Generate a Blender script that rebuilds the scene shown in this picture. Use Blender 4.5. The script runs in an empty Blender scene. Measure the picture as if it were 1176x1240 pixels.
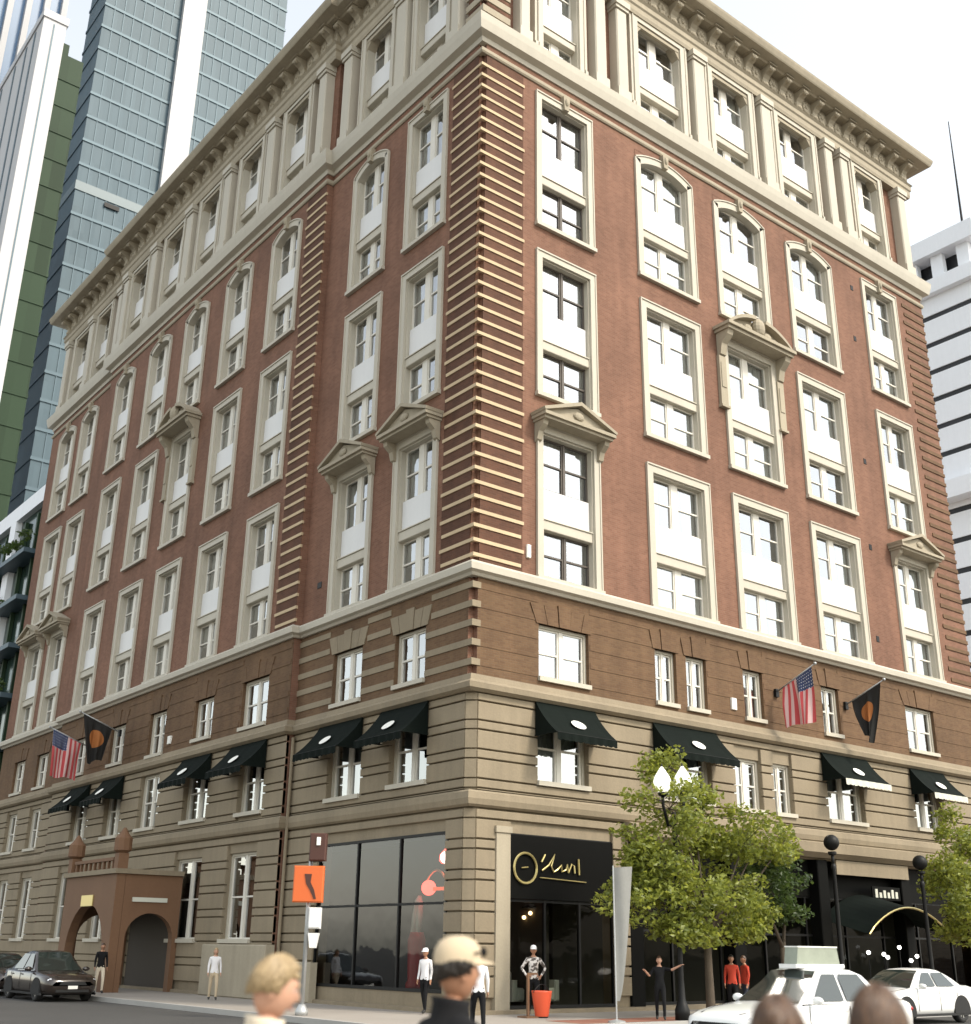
import bpy, bmesh, math, random
import numpy as np
from mathutils import Vector, Matrix
random.seed(7); rng = np.random.default_rng(11)
R = math.radians
sc = bpy.context.scene
C = sc.collection

# ------------------------------------------------------------------ camera
YAW, PITCH, ROLL = R(38.2183), R(20.6526), R(0.81487)
fw = Vector((math.sin(YAW)*math.cos(PITCH), math.cos(YAW)*math.cos(PITCH), math.sin(PITCH)))
rt = Vector((math.cos(YAW), -math.sin(YAW), 0)); up = rt.cross(fw)
r2 = rt*math.cos(ROLL) + up*math.sin(ROLL); u2 = -rt*math.sin(ROLL) + up*math.cos(ROLL)
cam = bpy.data.cameras.new('camera'); co = bpy.data.objects.new('camera', cam); C.objects.link(co)
m = Matrix((( r2.x, u2.x, -fw.x, -20.757), (r2.y, u2.y, -fw.y, -26.928), (r2.z, u2.z, -fw.z, 1.65), (0, 0, 0, 1)))
co.matrix_world = m
cam.sensor_fit = 'VERTICAL'; cam.sensor_height = 24; cam.lens = 24*1407.4/1240
cam.clip_start = 0.1; cam.clip_end = 4000
cam.dof.use_dof = True; cam.dof.focus_distance = 42.0; cam.dof.aperture_fstop = 1.1    # the passers-by right in front of the lens are soft
sc.camera = co
# ------------------------------------------------------------------ sky, sun, exposure
SUN_AZ, SUN_EL = R(158), R(46)        # azimuth clockwise from +Y: the sun stands to the right of the camera
w = bpy.data.worlds.new('World'); sc.world = w; w.use_nodes = True
nt = w.node_tree; nt.nodes.clear()
out = nt.nodes.new('ShaderNodeOutputWorld'); bg = nt.nodes.new('ShaderNodeBackground')
sky = nt.nodes.new('ShaderNodeTexSky'); sky.sky_type = 'NISHITA'; sky.sun_disc = False
sky.sun_elevation = SUN_EL; sky.sun_rotation = SUN_AZ; sky.air_density = 1.5; sky.dust_density = 1.6; sky.ozone_density = 0.6
hs = nt.nodes.new('ShaderNodeHueSaturation'); hs.inputs['Saturation'].default_value = 0.38
wb = nt.nodes.new('ShaderNodeVectorMath'); wb.operation = 'MULTIPLY'; wb.inputs[1].default_value = (1.0, 0.975, 0.92)   # slightly warm, hazy air
nt.links.new(sky.outputs[0], hs.inputs['Color']); nt.links.new(hs.outputs[0], wb.inputs[0]); nt.links.new(wb.outputs[0], bg.inputs[0])
bg.inputs[1].default_value = 0.15
nt.links.new(bg.outputs[0], out.inputs[0])
sun = bpy.data.lights.new('sun', 'SUN'); so = bpy.data.objects.new('sun', sun); C.objects.link(so)
sun.energy = 1.3; sun.angle = R(10.0); sun.color = (1.0, 0.91, 0.77)
sd = Vector((math.sin(SUN_AZ)*math.cos(SUN_EL), math.cos(SUN_AZ)*math.cos(SUN_EL), math.sin(SUN_EL)))
so.rotation_euler = sd.to_track_quat('Z', 'Y').to_euler(); so.location = (0, -40, 60)
vs = sc.view_settings; vs.view_transform = 'Standard'; vs.look = 'None'; vs.gamma = 1.0; vs.exposure = 1.3; vs.use_curve_mapping = False

# ------------------------------------------------------------------ materials
M = {}
def newmat(name):
    mt = bpy.data.materials.new(name); mt.use_nodes = True; M[name] = mt
    n = mt.node_tree; b = n.nodes['Principled BSDF']; return mt, n, b
def mk(n, t, **kw):
    x = n.nodes.new(t)
    for k, v in kw.items():
        if hasattr(x, k): setattr(x, k, v)
    return x
def stained(name, col, rough=0.8, var=0.18, scale=0.6, fine=14.0, bump=0.15, streak=0.0, metallic=0.0, spec=0.4):
    """base colour with broad weathering, fine grain and (optionally) vertical rain streaks"""
    mt, n, b = newmat(name); L = n.links.new
    geo = mk(n, 'ShaderNodeNewGeometry')
    n1 = mk(n, 'ShaderNodeTexNoise'); n1.inputs['Scale'].default_value = scale; n1.inputs['Detail'].default_value = 6
    n2 = mk(n, 'ShaderNodeTexNoise'); n2.inputs['Scale'].default_value = fine; n2.inputs['Detail'].default_value = 4
    L(geo.outputs['Position'], n1.inputs['Vector']); L(geo.outputs['Position'], n2.inputs['Vector'])
    mp = mk(n, 'ShaderNodeMapping'); mp.inputs['Scale'].default_value = (3.2, 3.2, 0.12)
    n3 = mk(n, 'ShaderNodeTexNoise'); n3.inputs['Scale'].default_value = 1.3; n3.inputs['Detail'].default_value = 5
    L(geo.outputs['Position'], mp.inputs[0]); L(mp.outputs[0], n3.inputs['Vector'])
    a = mk(n, 'ShaderNodeMath', operation='MULTIPLY_ADD'); L(n1.outputs[0], a.inputs[0]); a.inputs[1].default_value = 2*var; a.inputs[2].default_value = 1-var
    c2 = mk(n, 'ShaderNodeMath', operation='MULTIPLY_ADD'); L(n2.outputs[0], c2.inputs[0]); c2.inputs[1].default_value = var; L(a.outputs[0], c2.inputs[2])
    d = mk(n, 'ShaderNodeMath', operation='MULTIPLY_ADD'); L(n3.outputs[0], d.inputs[0]); d.inputs[1].default_value = -2*streak; L(c2.outputs[0], d.inputs[2])
    e = mk(n, 'ShaderNodeMath', operation='ADD'); L(d.outputs[0], e.inputs[0]); e.inputs[1].default_value = streak - var*0.5
    vm = mk(n, 'ShaderNodeVectorMath', operation='SCALE'); vm.inputs[0].default_value = col; L(e.outputs[0], vm.inputs['Scale'])
    L(vm.outputs[0], b.inputs['Base Color'])
    b.inputs['Roughness'].default_value = rough; b.inputs['Metallic'].default_value = metallic; b.inputs['Specular IOR Level'].default_value = spec
    if bump:
        bp = mk(n, 'ShaderNodeBump'); bp.inputs['Strength'].default_value = bump; bp.inputs['Distance'].default_value = 0.02
        L(n2.outputs[0], bp.inputs['Height']); L(bp.outputs[0], b.inputs['Normal'])
    return mt
def plain(name, col, rough=0.5, metallic=0.0, spec=0.5, emit=None, coat=0.0):
    mt, n, b = newmat(name); b.inputs['Base Color'].default_value = (*col, 1); b.inputs['Roughness'].default_value = rough
    b.inputs['Metallic'].default_value = metallic; b.inputs['Specular IOR Level'].default_value = spec; b.inputs['Coat Weight'].default_value = coat
    if emit: b.inputs['Emission Color'].default_value = (*emit[0], 1); b.inputs['Emission Strength'].default_value = emit[1]
    return mt
def brickmat(name, c1, c2, mortar, rough=0.85):
    mt, n, b = newmat(name); L = n.links.new
    geo = mk(n, 'ShaderNodeNewGeometry'); sp = mk(n, 'ShaderNodeSeparateXYZ'); L(geo.outputs['Position'], sp.inputs[0])
    ad = mk(n, 'ShaderNodeMath', operation='ADD'); L(sp.outputs[0], ad.inputs[0]); L(sp.outputs[1], ad.inputs[1])
    cb = mk(n, 'ShaderNodeCombineXYZ'); L(ad.outputs[0], cb.inputs[0]); L(sp.outputs[2], cb.inputs[1])
    bt = mk(n, 'ShaderNodeTexBrick'); L(cb.outputs[0], bt.inputs['Vector'])
    bt.inputs['Scale'].default_value = 1.0; bt.inputs['Brick Width'].default_value = 0.215; bt.inputs['Row Height'].default_value = 0.075
    bt.inputs['Mortar Size'].default_value = 0.006; bt.inputs['Mortar Smooth'].default_value = 0.3; bt.inputs['Bias'].default_value = -0.1
    bt.inputs['Color1'].default_value = (*c1, 1); bt.inputs['Color2'].default_value = (*c2, 1); bt.inputs['Mortar'].default_value = (*mortar, 1)
    n1 = mk(n, 'ShaderNodeTexNoise'); n1.inputs['Scale'].default_value = 0.35; n1.inputs['Detail'].default_value = 7; n1.inputs['Roughness'].default_value = 0.6; L(geo.outputs['Position'], n1.inputs['Vector'])
    mp = mk(n, 'ShaderNodeMapping'); mp.inputs['Scale'].default_value = (2.2, 2.2, 0.16)
    n3 = mk(n, 'ShaderNodeTexNoise'); n3.inputs['Scale'].default_value = 1.0; n3.inputs['Detail'].default_value = 5
    L(geo.outputs['Position'], mp.inputs[0]); L(mp.outputs[0], n3.inputs['Vector'])
    a = mk(n, 'ShaderNodeMath', operation='MULTIPLY_ADD'); L(n1.outputs[0], a.inputs[0]); a.inputs[1].default_value = 0.9; a.inputs[2].default_value = 0.27
    d = mk(n, 'ShaderNodeMath', operation='MULTIPLY_ADD'); L(n3.outputs[0], d.inputs[0]); d.inputs[1].default_value = 0.55; L(a.outputs[0], d.inputs[2])
    vm = mk(n, 'ShaderNodeVectorMath', operation='SCALE'); L(bt.outputs['Color'], vm.inputs[0]); L(d.outputs[0], vm.inputs['Scale'])
    L(vm.outputs[0], b.inputs['Base Color']); b.inputs['Roughness'].default_value = rough; b.inputs['Specular IOR Level'].default_value = 0.3
    bp = mk(n, 'ShaderNodeBump'); bp.inputs['Strength'].default_value = 0.35; bp.inputs['Distance'].default_value = 0.01; bp.invert = True
    L(bt.outputs['Fac'], bp.inputs['Height']); L(bp.outputs[0], b.inputs['Normal'])
    return mt
def glassmat(name, tint, refl, rough=0.02, blend=0.45):
    mt = bpy.data.materials.new(name); mt.use_nodes = True; M[name] = mt
    n = mt.node_tree; n.nodes.clear(); L = n.links.new
    o = mk(n, 'ShaderNodeOutputMaterial'); mx = mk(n, 'ShaderNodeMixShader'); tr = mk(n, 'ShaderNodeBsdfTransparent'); gl = mk(n, 'ShaderNodeBsdfGlossy')
    tr.inputs[0].default_value = (*tint, 1); gl.inputs['Color'].default_value = (0.95, 0.97, 1, 1); gl.inputs['Roughness'].default_value = rough
    lw = mk(n, 'ShaderNodeLayerWeight'); lw.inputs['Blend'].default_value = blend
    ma = mk(n, 'ShaderNodeMath', operation='MULTIPLY_ADD', use_clamp=True); L(lw.outputs['Fresnel'], ma.inputs[0]); ma.inputs[1].default_value = 1.0; ma.inputs[2].default_value = refl
    # old panes are never quite flat
    geo = mk(n, 'ShaderNodeNewGeometry'); nz = mk(n, 'ShaderNodeTexNoise'); nz.inputs['Scale'].default_value = 1.1; nz.inputs['Detail'].default_value = 2; L(geo.outputs['Position'], nz.inputs['Vector'])
    bp = mk(n, 'ShaderNodeBump'); bp.inputs['Strength'].default_value = 0.25; bp.inputs['Distance'].default_value = 0.02; L(nz.outputs[0], bp.inputs['Height']); L(bp.outputs[0], gl.inputs['Normal'])
    L(ma.outputs[0], mx.inputs[0]); L(tr.outputs[0], mx.inputs[1]); L(gl.outputs[0], mx.inputs[2]); L(mx.outputs[0], o.inputs[0])
    return mt
brickmat('brick', (0.202, 0.100, 0.065), (0.158, 0.076, 0.048), (0.182, 0.12, 0.087))
brickmat('brick_dark', (0.105, 0.046, 0.027), (0.080, 0.035, 0.021), (0.10, 0.062, 0.042))
brickmat('brick_low', (0.140, 0.082, 0.043), (0.112, 0.062, 0.033), (0.13, 0.09, 0.057))
stained('limestone', (0.335, 0.292, 0.218), 0.85, 0.22, 0.6, 16, 0.15, 0.15)
stained('base_stone', (0.240, 0.196, 0.134), 0.85, 0.24, 0.7, 16, 0.2, 0.14)
stained('trim', (0.46, 0.425, 0.35), 0.6, 0.10, 0.7, 12, 0.05, 0.06)
stained('panel_white', (0.66, 0.66, 0.655), 0.5, 0.05, 0.8, 8, 0.02, 0.03)
stained('sash_paint', (0.66, 0.63, 0.56), 0.5, 0.08, 0.9, 9, 0.0, 0.0)
stained('sash_dark', (0.09, 0.075, 0.062), 0.5, 0.1, 0.9, 9, 0.0)
stained('quoin_stone', (0.50, 0.39, 0.25), 0.85, 0.16, 0.9, 14, 0.1, 0.10)
glassmat('glass', (0.80, 0.85, 0.86), 0.26)
glassmat('shop_glass', (0.4, 0.43, 0.4), 0.0, 0.01, 0.10)
glassmat('shop_glass_pale', (0.5, 0.54, 0.5), 0.05, 0.03, 0.28)
plain('curtain', (0.70, 0.69, 0.65), 0.9)
plain('blind', (0.55, 0.52, 0.45), 0.9)
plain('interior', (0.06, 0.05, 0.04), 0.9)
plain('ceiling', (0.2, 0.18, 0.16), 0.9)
stained('awning', (0.0045, 0.0075, 0.006), 0.9, 0.25, 1.5, 30, 0.1, spec=0.12)
plain('pale_and_sunlit', (0.55, 0.55, 0.47), 0.8)  # paints sunlight on black valances; also plain pale for letters and sign strip
plain('white_mark', (0.8, 0.79, 0.74), 0.8)
stained('asphalt', (0.055, 0.053, 0.05), 0.9, 0.3, 0.4, 60, 0.4)
stained('paving', (0.30, 0.27, 0.235), 0.9, 0.18, 0.5, 30, 0.2)
stained('kerb', (0.36, 0.35, 0.33), 0.85, 0.15, 1.0, 20, 0.1)
stained('paving_brick', (0.24, 0.105, 0.07), 0.9, 0.2, 1.0, 30, 0.2)
plain('road_paint', (0.72, 0.71, 0.67), 0.7)
plain('black_metal', (0.007, 0.007, 0.007), 0.5, 0.0, 0.25)
stained('black_panel', (0.0035, 0.0035, 0.003), 0.6, 0.2, 0.8, 10, 0.0, spec=0.08)
plain('gold', (0.60, 0.50, 0.22), 0.35, 0.8)
plain('globe', (0.85, 0.85, 0.8), 0.3, emit=((1, 0.96, 0.88), 0.35))
plain('globe_dark', (0.008, 0.008, 0.007), 0.5, spec=0.2)
plain('lamp_warm', (0.9, 0.7, 0.4), 0.4, emit=((1.0, 0.62, 0.28), 5.0))
plain('lamp_white', (0.9, 0.9, 0.85), 0.4, emit=((1.0, 0.97, 0.9), 2.5))
plain('neon_red', (0.8, 0.08, 0.06), 0.4, emit=((1.0, 0.10, 0.08), 2.0))
plain('neon_core', (0.9, 0.6, 0.6), 0.4, emit=((1.0, 0.75, 0.7), 5.0))
plain('red_gloss', (0.55, 0.02, 0.02), 0.3)
plain('signal_orange', (0.50, 0.10, 0.02), 0.5, emit=((1.0, 0.2, 0.03), 0.06))
plain('signal_dark', (0.06, 0.02, 0.012), 0.6)
plain('grey_metal', (0.42, 0.43, 0.43), 0.45, 0.5)
stained('grey_cloth', (0.24, 0.24, 0.225), 0.85, 0.15, 2.0, 20, 0.1)
plain('red_plastic', (0.70, 0.10, 0.04), 0.45)
plain('planter_white', (0.7, 0.7, 0.68), 0.6)

# ------------------------------------------------------------------ mesh helpers
class MB:
    def __init__(s): s.v = []; s.f = []; s.m = []; s.cm = 0
    def add(s, vs, fs):
        o = len(s.v); s.v += [tuple(v) for v in vs]; s.f += [tuple(i+o for i in f) for f in fs]; s.m += [s.cm]*len(fs); return s
    def box(s, x0, x1, y0, y1, z0, z1):
        return s.add([(x0,y0,z0),(x1,y0,z0),(x1,y1,z0),(x0,y1,z0),(x0,y0,z1),(x1,y0,z1),(x1,y1,z1),(x0,y1,z1)],
                     [(0,3,2,1),(4,5,6,7),(0,1,5,4),(1,2,6,5),(2,3,7,6),(3,0,4,7)])
    def bbox(s, x0, x1, y0, y1, z0, z1, b):
        """box with bevelled long edges (front face edges chamfered by b towards -y)"""
        vs = [(x0,y1,z0),(x1,y1,z0),(x1,y1,z1),(x0,y1,z1),(x0,y0+b,z0),(x1,y0+b,z0),(x1,y0+b,z1),(x0,y0+b,z1),(x0+b,y0,z0+b),(x1-b,y0,z0+b),(x1-b,y0,z1-b),(x0+b,y0,z1-b)]
        return s.add(vs, [(0,1,2,3),(0,4,5,1),(1,5,6,2),(2,6,7,3),(3,7,4,0),(4,8,9,5),(5,9,10,6),(6,10,11,7),(7,11,8,4),(8,11,10,9)])
    def prism(s, poly, a, b, axis='y'):
        n = len(poly); P = []
        for t in (a, b):
            for p, q in poly:
                P.append((p, t, q) if axis == 'y' else (t, p, q) if axis == 'x' else (p, q, t))
        fs = [tuple(range(n)), tuple(range(2*n-1, n-1, -1))] + [(i, (i+1) % n, n+(i+1) % n, n+i) for i in range(n)]
        return s.add(P, fs)
    def tube(s, pts, radii, n=8, cap=True):
        pts = [Vector(p) for p in pts]; rings = []
        if not hasattr(radii, '__len__'): radii = [radii]*len(pts)
        for i, p in enumerate(pts):
            d = (pts[min(i+1, len(pts)-1)] - pts[max(i-1, 0)])
            d = d.normalized() if d.length > 1e-9 else Vector((0, 0, 1))
            a = d.orthogonal().normalized() if i == 0 else (rings_a - d*rings_a.dot(d)).normalized()
            rings_a = a; b = d.cross(a)
            rings.append([p + (a*math.cos(2*math.pi*k/n) + b*math.sin(2*math.pi*k/n))*radii[i] for k in range(n)])
        vs = [v for r in rings for v in r]; fs = []
        for i in range(len(pts)-1):
            for k in range(n): fs.append((i*n+k, i*n+(k+1) % n, (i+1)*n+(k+1) % n, (i+1)*n+k))
        if cap: fs += [tuple(range(n-1, -1, -1)), tuple((len(pts)-1)*n+k for k in range(n))]
        return s.add(vs, fs)
    def lathe(s, prof, n=16, c=(0, 0, 0)):
        vs = [(c[0]+r*math.cos(2*math.pi*k/n), c[1]+r*math.sin(2*math.pi*k/n), c[2]+z) for r, z in prof for k in range(n)]; fs = []
        for i in range(len(prof)-1):
            for k in range(n): fs.append((i*n+k, i*n+(k+1) % n, (i+1)*n+(k+1) % n, (i+1)*n+k))
        fs += [tuple(range(n-1, -1, -1)), tuple((len(prof)-1)*n+k for k in range(n))]
        return s.add(vs, fs)
    def ball(s, c, rx, ry=None, rz=None, n=14, k=9):
        ry = ry or rx; rz = rz or rx
        vs = [(c[0], c[1], c[2]-rz)]; fs = []
        for i in range(1, k):
            a = -math.pi/2 + math.pi*i/k
            for j in range(n): vs.append((c[0]+rx*math.cos(a)*math.cos(2*math.pi*j/n), c[1]+ry*math.cos(a)*math.sin(2*math.pi*j/n), c[2]+rz*math.sin(a)))
        vs.append((c[0], c[1], c[2]+rz)); t = len(vs)-1
        for j in range(n):
            fs.append((0, 1+(j+1) % n, 1+j)); fs.append((t, t-n+j, t-n+(j+1) % n))
            for i in range(k-2): fs.append((1+i*n+j, 1+i*n+(j+1) % n, 1+(i+1)*n+(j+1) % n, 1+(i+1)*n+j))
        return s.add(vs, fs)
    def mesh(s, name, mats, smooth=False, recalc=True):
        me = bpy.data.meshes.new(name); me.from_pydata(s.v, [], s.f)
        for q in (mats if isinstance(mats, (list, tuple)) else [mats]): me.materials.append(M[q])
        if any(s.m): me.polygons.foreach_set('material_index', s.m)
        if recalc:
            bm = bmesh.new(); bm.from_mesh(me); bmesh.ops.recalc_face_normals(bm, faces=bm.faces); bm.to_mesh(me); bm.free()
        if smooth: me.polygons.foreach_set('use_smooth', [True]*len(me.polygons))
        me.update(); return me
    def build(s, name, mats, parent=None, smooth=False, recalc=True, loc=None, rz=0):
        return ob(name, s.mesh(name, mats, smooth, recalc), parent, loc, rz)
def ob(name, me, parent=None, loc=None, rz=0):
    o = bpy.data.objects.new(name, me); C.objects.link(o)
    if parent: o.parent = parent
    if loc is not None: o.location = loc
    if rz: o.rotation_euler = (0, 0, rz)
    return o
def empty(name, loc=(0, 0, 0), rz=0):
    o = bpy.data.objects.new(name, None); C.objects.link(o); o.location = loc; o.rotation_euler = (0, 0, rz); o.empty_display_size = 0.3; return o
def tag(o, label=None, cat=None, group=None, kind=None):
    if label: o['label'] = label
    if cat: o['category'] = cat
    if group: o['group'] = group
    if kind: o['kind'] = kind
    return o
def tree_copy(o, parent=None):
    c = o.copy(); C.objects.link(c); c.parent = parent
    for ch in list(o.children): tree_copy(ch, c)
    return c
def sweep(mb, profile, path):
    """profile: (outward offset, z) points; path: plan points walked with the outside on the right-hand side"""
    n = len(path); rings = []
    for i, p in enumerate(path):
        p = Vector(p)
        def nrm(a, b):
            d = (Vector(b)-Vector(a)).normalized(); return Vector((d.y, -d.x))
        if i == 0: nn = nrm(path[0], path[1]); k = 1
        elif i == n-1: nn = nrm(path[-2], path[-1]); k = 1
        else:
            a = nrm(path[i-1], path[i]); b = nrm(path[i], path[i+1]); nn = (a+b).normalized(); k = 1/max(0.2, nn.dot(a))
        rings.append([(p.x+nn.x*o*k, p.y+nn.y*o*k, z) for o, z in profile])
    vs = [v for r in rings for v in r]; m_ = len(profile); fs = []
    for i in range(n-1):
        for k in range(m_): fs.append((i*m_+k, i*m_+(k+1) % m_, (i+1)*m_+(k+1) % m_, (i+1)*m_+k))
    fs += [tuple(range(m_-1, -1, -1)), tuple((n-1)*m_+k for k in range(m_))]
    return mb.add(vs, fs)

# ------------------------------------------------------------------ ground
KX, KY = -4.6, -4.6          # kerb lines of the hotel's pavement (road surface 0.13 below it)
mb = MB(); mb.add([(-700,-700,-0.13),(900,-700,-0.13),(900,900,-0.13),(-700,900,-0.13)], [(0,1,2,3)])
road = mb.build('road', 'asphalt', recalc=False); tag(road, 'grey asphalt carriageway around the hotel', 'road', kind='structure')
def pave_poly(r=2.2, off=0.0):
    pts = []
    cx, cy = KX+r, KY+r
    for k in range(9):
        a = math.pi + (math.pi/2)*k/8; pts.append((cx+(r+off)*math.cos(a), cy+(r+off)*math.sin(a)))
    return [(KX-off, 120)] + pts + [(120, KY-off), (120, 120)]
mb = MB(); mb.prism(pave_poly(off=-0.15), -0.5, 0.0, 'z'); pav = mb.build('pavement', 'paving'); tag(pav, 'pale concrete pavement around the hotel corner', 'pavement', kind='structure')
mb = MB(); po = pave_poly(); pi_ = pave_poly(off=-0.15)
vs = [(x, y, z) for (x, y) in po[:-1] for z in (-0.5, 0.012)] + [(x, y, z) for (x, y) in pi_[:-1] for z in (-0.5, 0.012)]
k = len(po)-1
fs = []
for i in range(k-1):
    fs += [(2*i, 2*i+2, 2*i+3, 2*i+1), (2*i+1, 2*i+3, 2*k+2*i+3, 2*k+2*i+1), (2*k+2*i+1, 2*k+2*i+3, 2*k+2*i+2, 2*k+2*i)]
mb.add(vs, fs); tag(mb.build('kerb', 'kerb'), 'granite kerb along the pavement edge', 'kerb', kind='structure')
mb = MB(); mb.add([(0.3,-4.3,0.005),(30,-4.3,0.005),(30,-2.9,0.005),(0.3,-2.9,0.005)], [(0,1,2,3)])
mb.build('paving_strip', 'paving_brick', pav, recalc=False)
mb = MB(); mb.box(-120,-15.6,-120,-20.2,-0.5,0.0); tag(mb.build('pavement', 'paving'), 'concrete pavement on the near side of the crossing', 'pavement', kind='structure')
for i in range(9):        # zebra bars of the crossing towards the hotel corner
    mb = MB(); x = -14.6+i*0.95; mb.add([(x,-3.4,-0.125),(x+0.5,-3.4,-0.125),(x+0.5,0.2,-0.125),(x,0.2,-0.125)], [(0,1,2,3)]); mb.build('crossing_bar', 'road_paint', road, recalc=False)
for i in range(9):
    mb = MB(); y = -13.6+i*0.95; mb.add([(-2.6,y,-0.125),(1.0,y,-0.125),(1.0,y+0.5,-0.125),(-2.6,y+0.5,-0.125)], [(0,1,2,3)]); mb.build('crossing_bar', 'road_paint', road, recalc=False)

# ------------------------------------------------------------------ the hotel
hotel = empty('hotel_building')
tag(hotel, 'red brick corner hotel with cream stone quoins, black awnings and deep cornice', 'building')
XE, YE, YS, YF, XP = 28.5, 45.2, 10.4, 34.6, -0.3      # right end, far end, pavilion breaks, projection of the middle
PATH = [(XE, 12), (XE, 0), (0, 0), (0, YS), (XP, YS), (XP, YF), (0, YF), (0, YE), (12, YE)]
PATH = PATH   # walked so that the street lies on the right-hand side of each run
def flip(path): return path[::-1]
# runs: (side, plane offset, u0, u1)
RUNS = [('R', 0.0, 0.0, XE), ('L', 0.0, 0.0, YS), ('L', XP, YS, YF), ('L', 0.0, YF, YE)]
def xoff_at(u): return XP if YS < u < YF else 0.0
def place(side, u, z, d=0.0, xo=None):
    """location and rotation of a facade object whose local -y points to the street"""
    if side == 'R': return (u, -d, z), 0.0
    if xo is None: xo = xoff_at(u)
    return (xo-d, u, z), -math.pi/2
def wall_grid(name, side, xo, u0, u1, z0, z1, holes, mat, d=0.0, depth=0.4):
    us = sorted({u0, u1} | {h[i] for h in holes for i in (0, 1) if u0 < h[i] < u1}); zs = sorted({z0, z1} | {h[i] for h in holes for i in (2, 3) if z0 < h[i] < z1})
    mb = MB()
    def P(u, dd, z): return (u, -dd, z) if side == 'R' else (xo-dd, u, z)
    def quad(a, b, c_, e, out):
        nn = (Vector(b)-Vector(a)).cross(Vector(c_)-Vector(a))
        mb.add([a, b, c_, e], [(0,1,2,3) if nn.dot(Vector(out)) > 0 else (3,2,1,0)])
    O = (0,-1,0) if side == 'R' else (-1,0,0)
    def inside(u, z): return any(h[0] < u < h[1] and h[2] < z < h[3] for h in holes)
    for i in range(len(us)-1):
        for j in range(len(zs)-1):
            if not inside((us[i]+us[i+1])/2, (zs[j]+zs[j+1])/2):
                quad(P(us[i],d,zs[j]), P(us[i+1],d,zs[j]), P(us[i+1],d,zs[j+1]), P(us[i],d,zs[j+1]), O)
    U = (1,0,0) if side == 'R' else (0,1,0)
    for a, b, c_, e in holes:
        a, b, c_, e = max(a,u0), min(b,u1), max(c_,z0), min(e,z1)
        if b <= a or e <= c_: continue
        f_, g = d, d-depth
        quad(P(a,f_,c_),P(a,g,c_),P(a,g,e),P(a,f_,e), U); quad(P(b,f_,c_),P(b,g,c_),P(b,g,e),P(b,f_,e), tuple(-q for q in U))
        quad(P(a,f_,c_),P(b,f_,c_),P(b,g,c_),P(a,g,c_), (0,0,1)); quad(P(a,f_,e),P(b,f_,e),P(b,g,e),P(a,g,e), (0,0,-1))
    return mb.build(name, mat, hotel, recalc=False)

# --- layout read off the photograph (metres along each facade)
RC = [(2.6, 5.4), (7.85, 11.15), (12.55, 15.85), (17.4, 20.7), (23.2, 26.0)]
LC = [(2.05, 4.55), (6.0, 8.5), (12.4, 14.95), (16.9, 19.5), (21.5, 24.1), (25.9, 28.6), (30.7, 33.3), (36.9, 39.5), (40.6, 43.4)]
ROWS = [(12.82, 18.25), (19.38, 25.12), (26.2, 32.12)]
RT = [(2.7, 5.1), (8.0, 11.2), (12.75, 15.8), (17.4, 20.5), (23.5, 26.0)]
LT = [(2.05, 4.55), (6.0, 8.5), (12.4, 14.95), (16.9, 19.5), (21.5, 24.1), (25.9, 28.6), (30.7, 33.3), (36.9, 39.5), (40.6, 43.4)]
R3 = [(2.65, 4.8, 9.6, 11.35), (7.9, 8.95, 9.55, 11.4), (9.45, 10.5, 9.55, 11.4), (12.5, 13.6, 9.6, 11.4), (17.15, 18.25, 9.6, 11.45), (22.85, 24.95, 9.6, 11.45)]
L3 = [(2.4, 4.1, 9.55, 11.3), (6.1, 7.95, 9.5, 11.35), (12.1, 14.2, 9.48, 11.3), (16.7, 18.4, 9.55, 11.2), (21.3, 23.0, 9.4, 11.3), (25.8, 27.5, 9.5, 11.3), (30.6, 32.3, 9.5, 11.3), (37.0, 38.8, 9.5, 11.3), (40.8, 42.6, 9.5, 11.3)]
R2 = [(2.6, 4.7, 6.4, 8.6), (7.9, 10.5, 6.4, 8.6), (11.75, 13.2, 6.35, 8.15), (13.85, 14.95, 6.35, 8.15), (17.0, 19.3, 6.35, 8.6), (22.8, 24.7, 6.45, 8.6)]
L2 = [(2.15, 4.2, 6.4, 8.6), (5.85, 7.95, 6.3, 8.6), (11.9, 13.9, 6.25, 8.6), (16.5, 18.7, 6.3, 8.6), (21.3, 23.3, 6.3, 8.6), (25.3, 27.2, 6.2, 8.6), (29.4, 31.4, 6.2, 8.6), (37.0, 38.8, 6.3, 8.4), (40.8, 42.6, 6.3, 8.4)]
R1 = [(1.55, 5.68, 0.12, 4.86), (6.35, 27.4, 0.12, 4.9)]
L1 = [(1.1, 8.25, 0.5, 4.88), (12.0, 14.3, 1.85, 4.88), (16.4, 18.9, 1.85, 4.88), (25.8, 27.6, 1.85, 4.88), (30.4, 32.2, 1.85, 4.88), (36.9, 38.8, 1.85, 4.88), (40.7, 42.6, 1.85, 4.88)]

def holes_for(cols, rows): return [(a, b, c_, d) for (a, b) in cols for (c_, d) in rows]
NOTCH = 0.2
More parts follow.
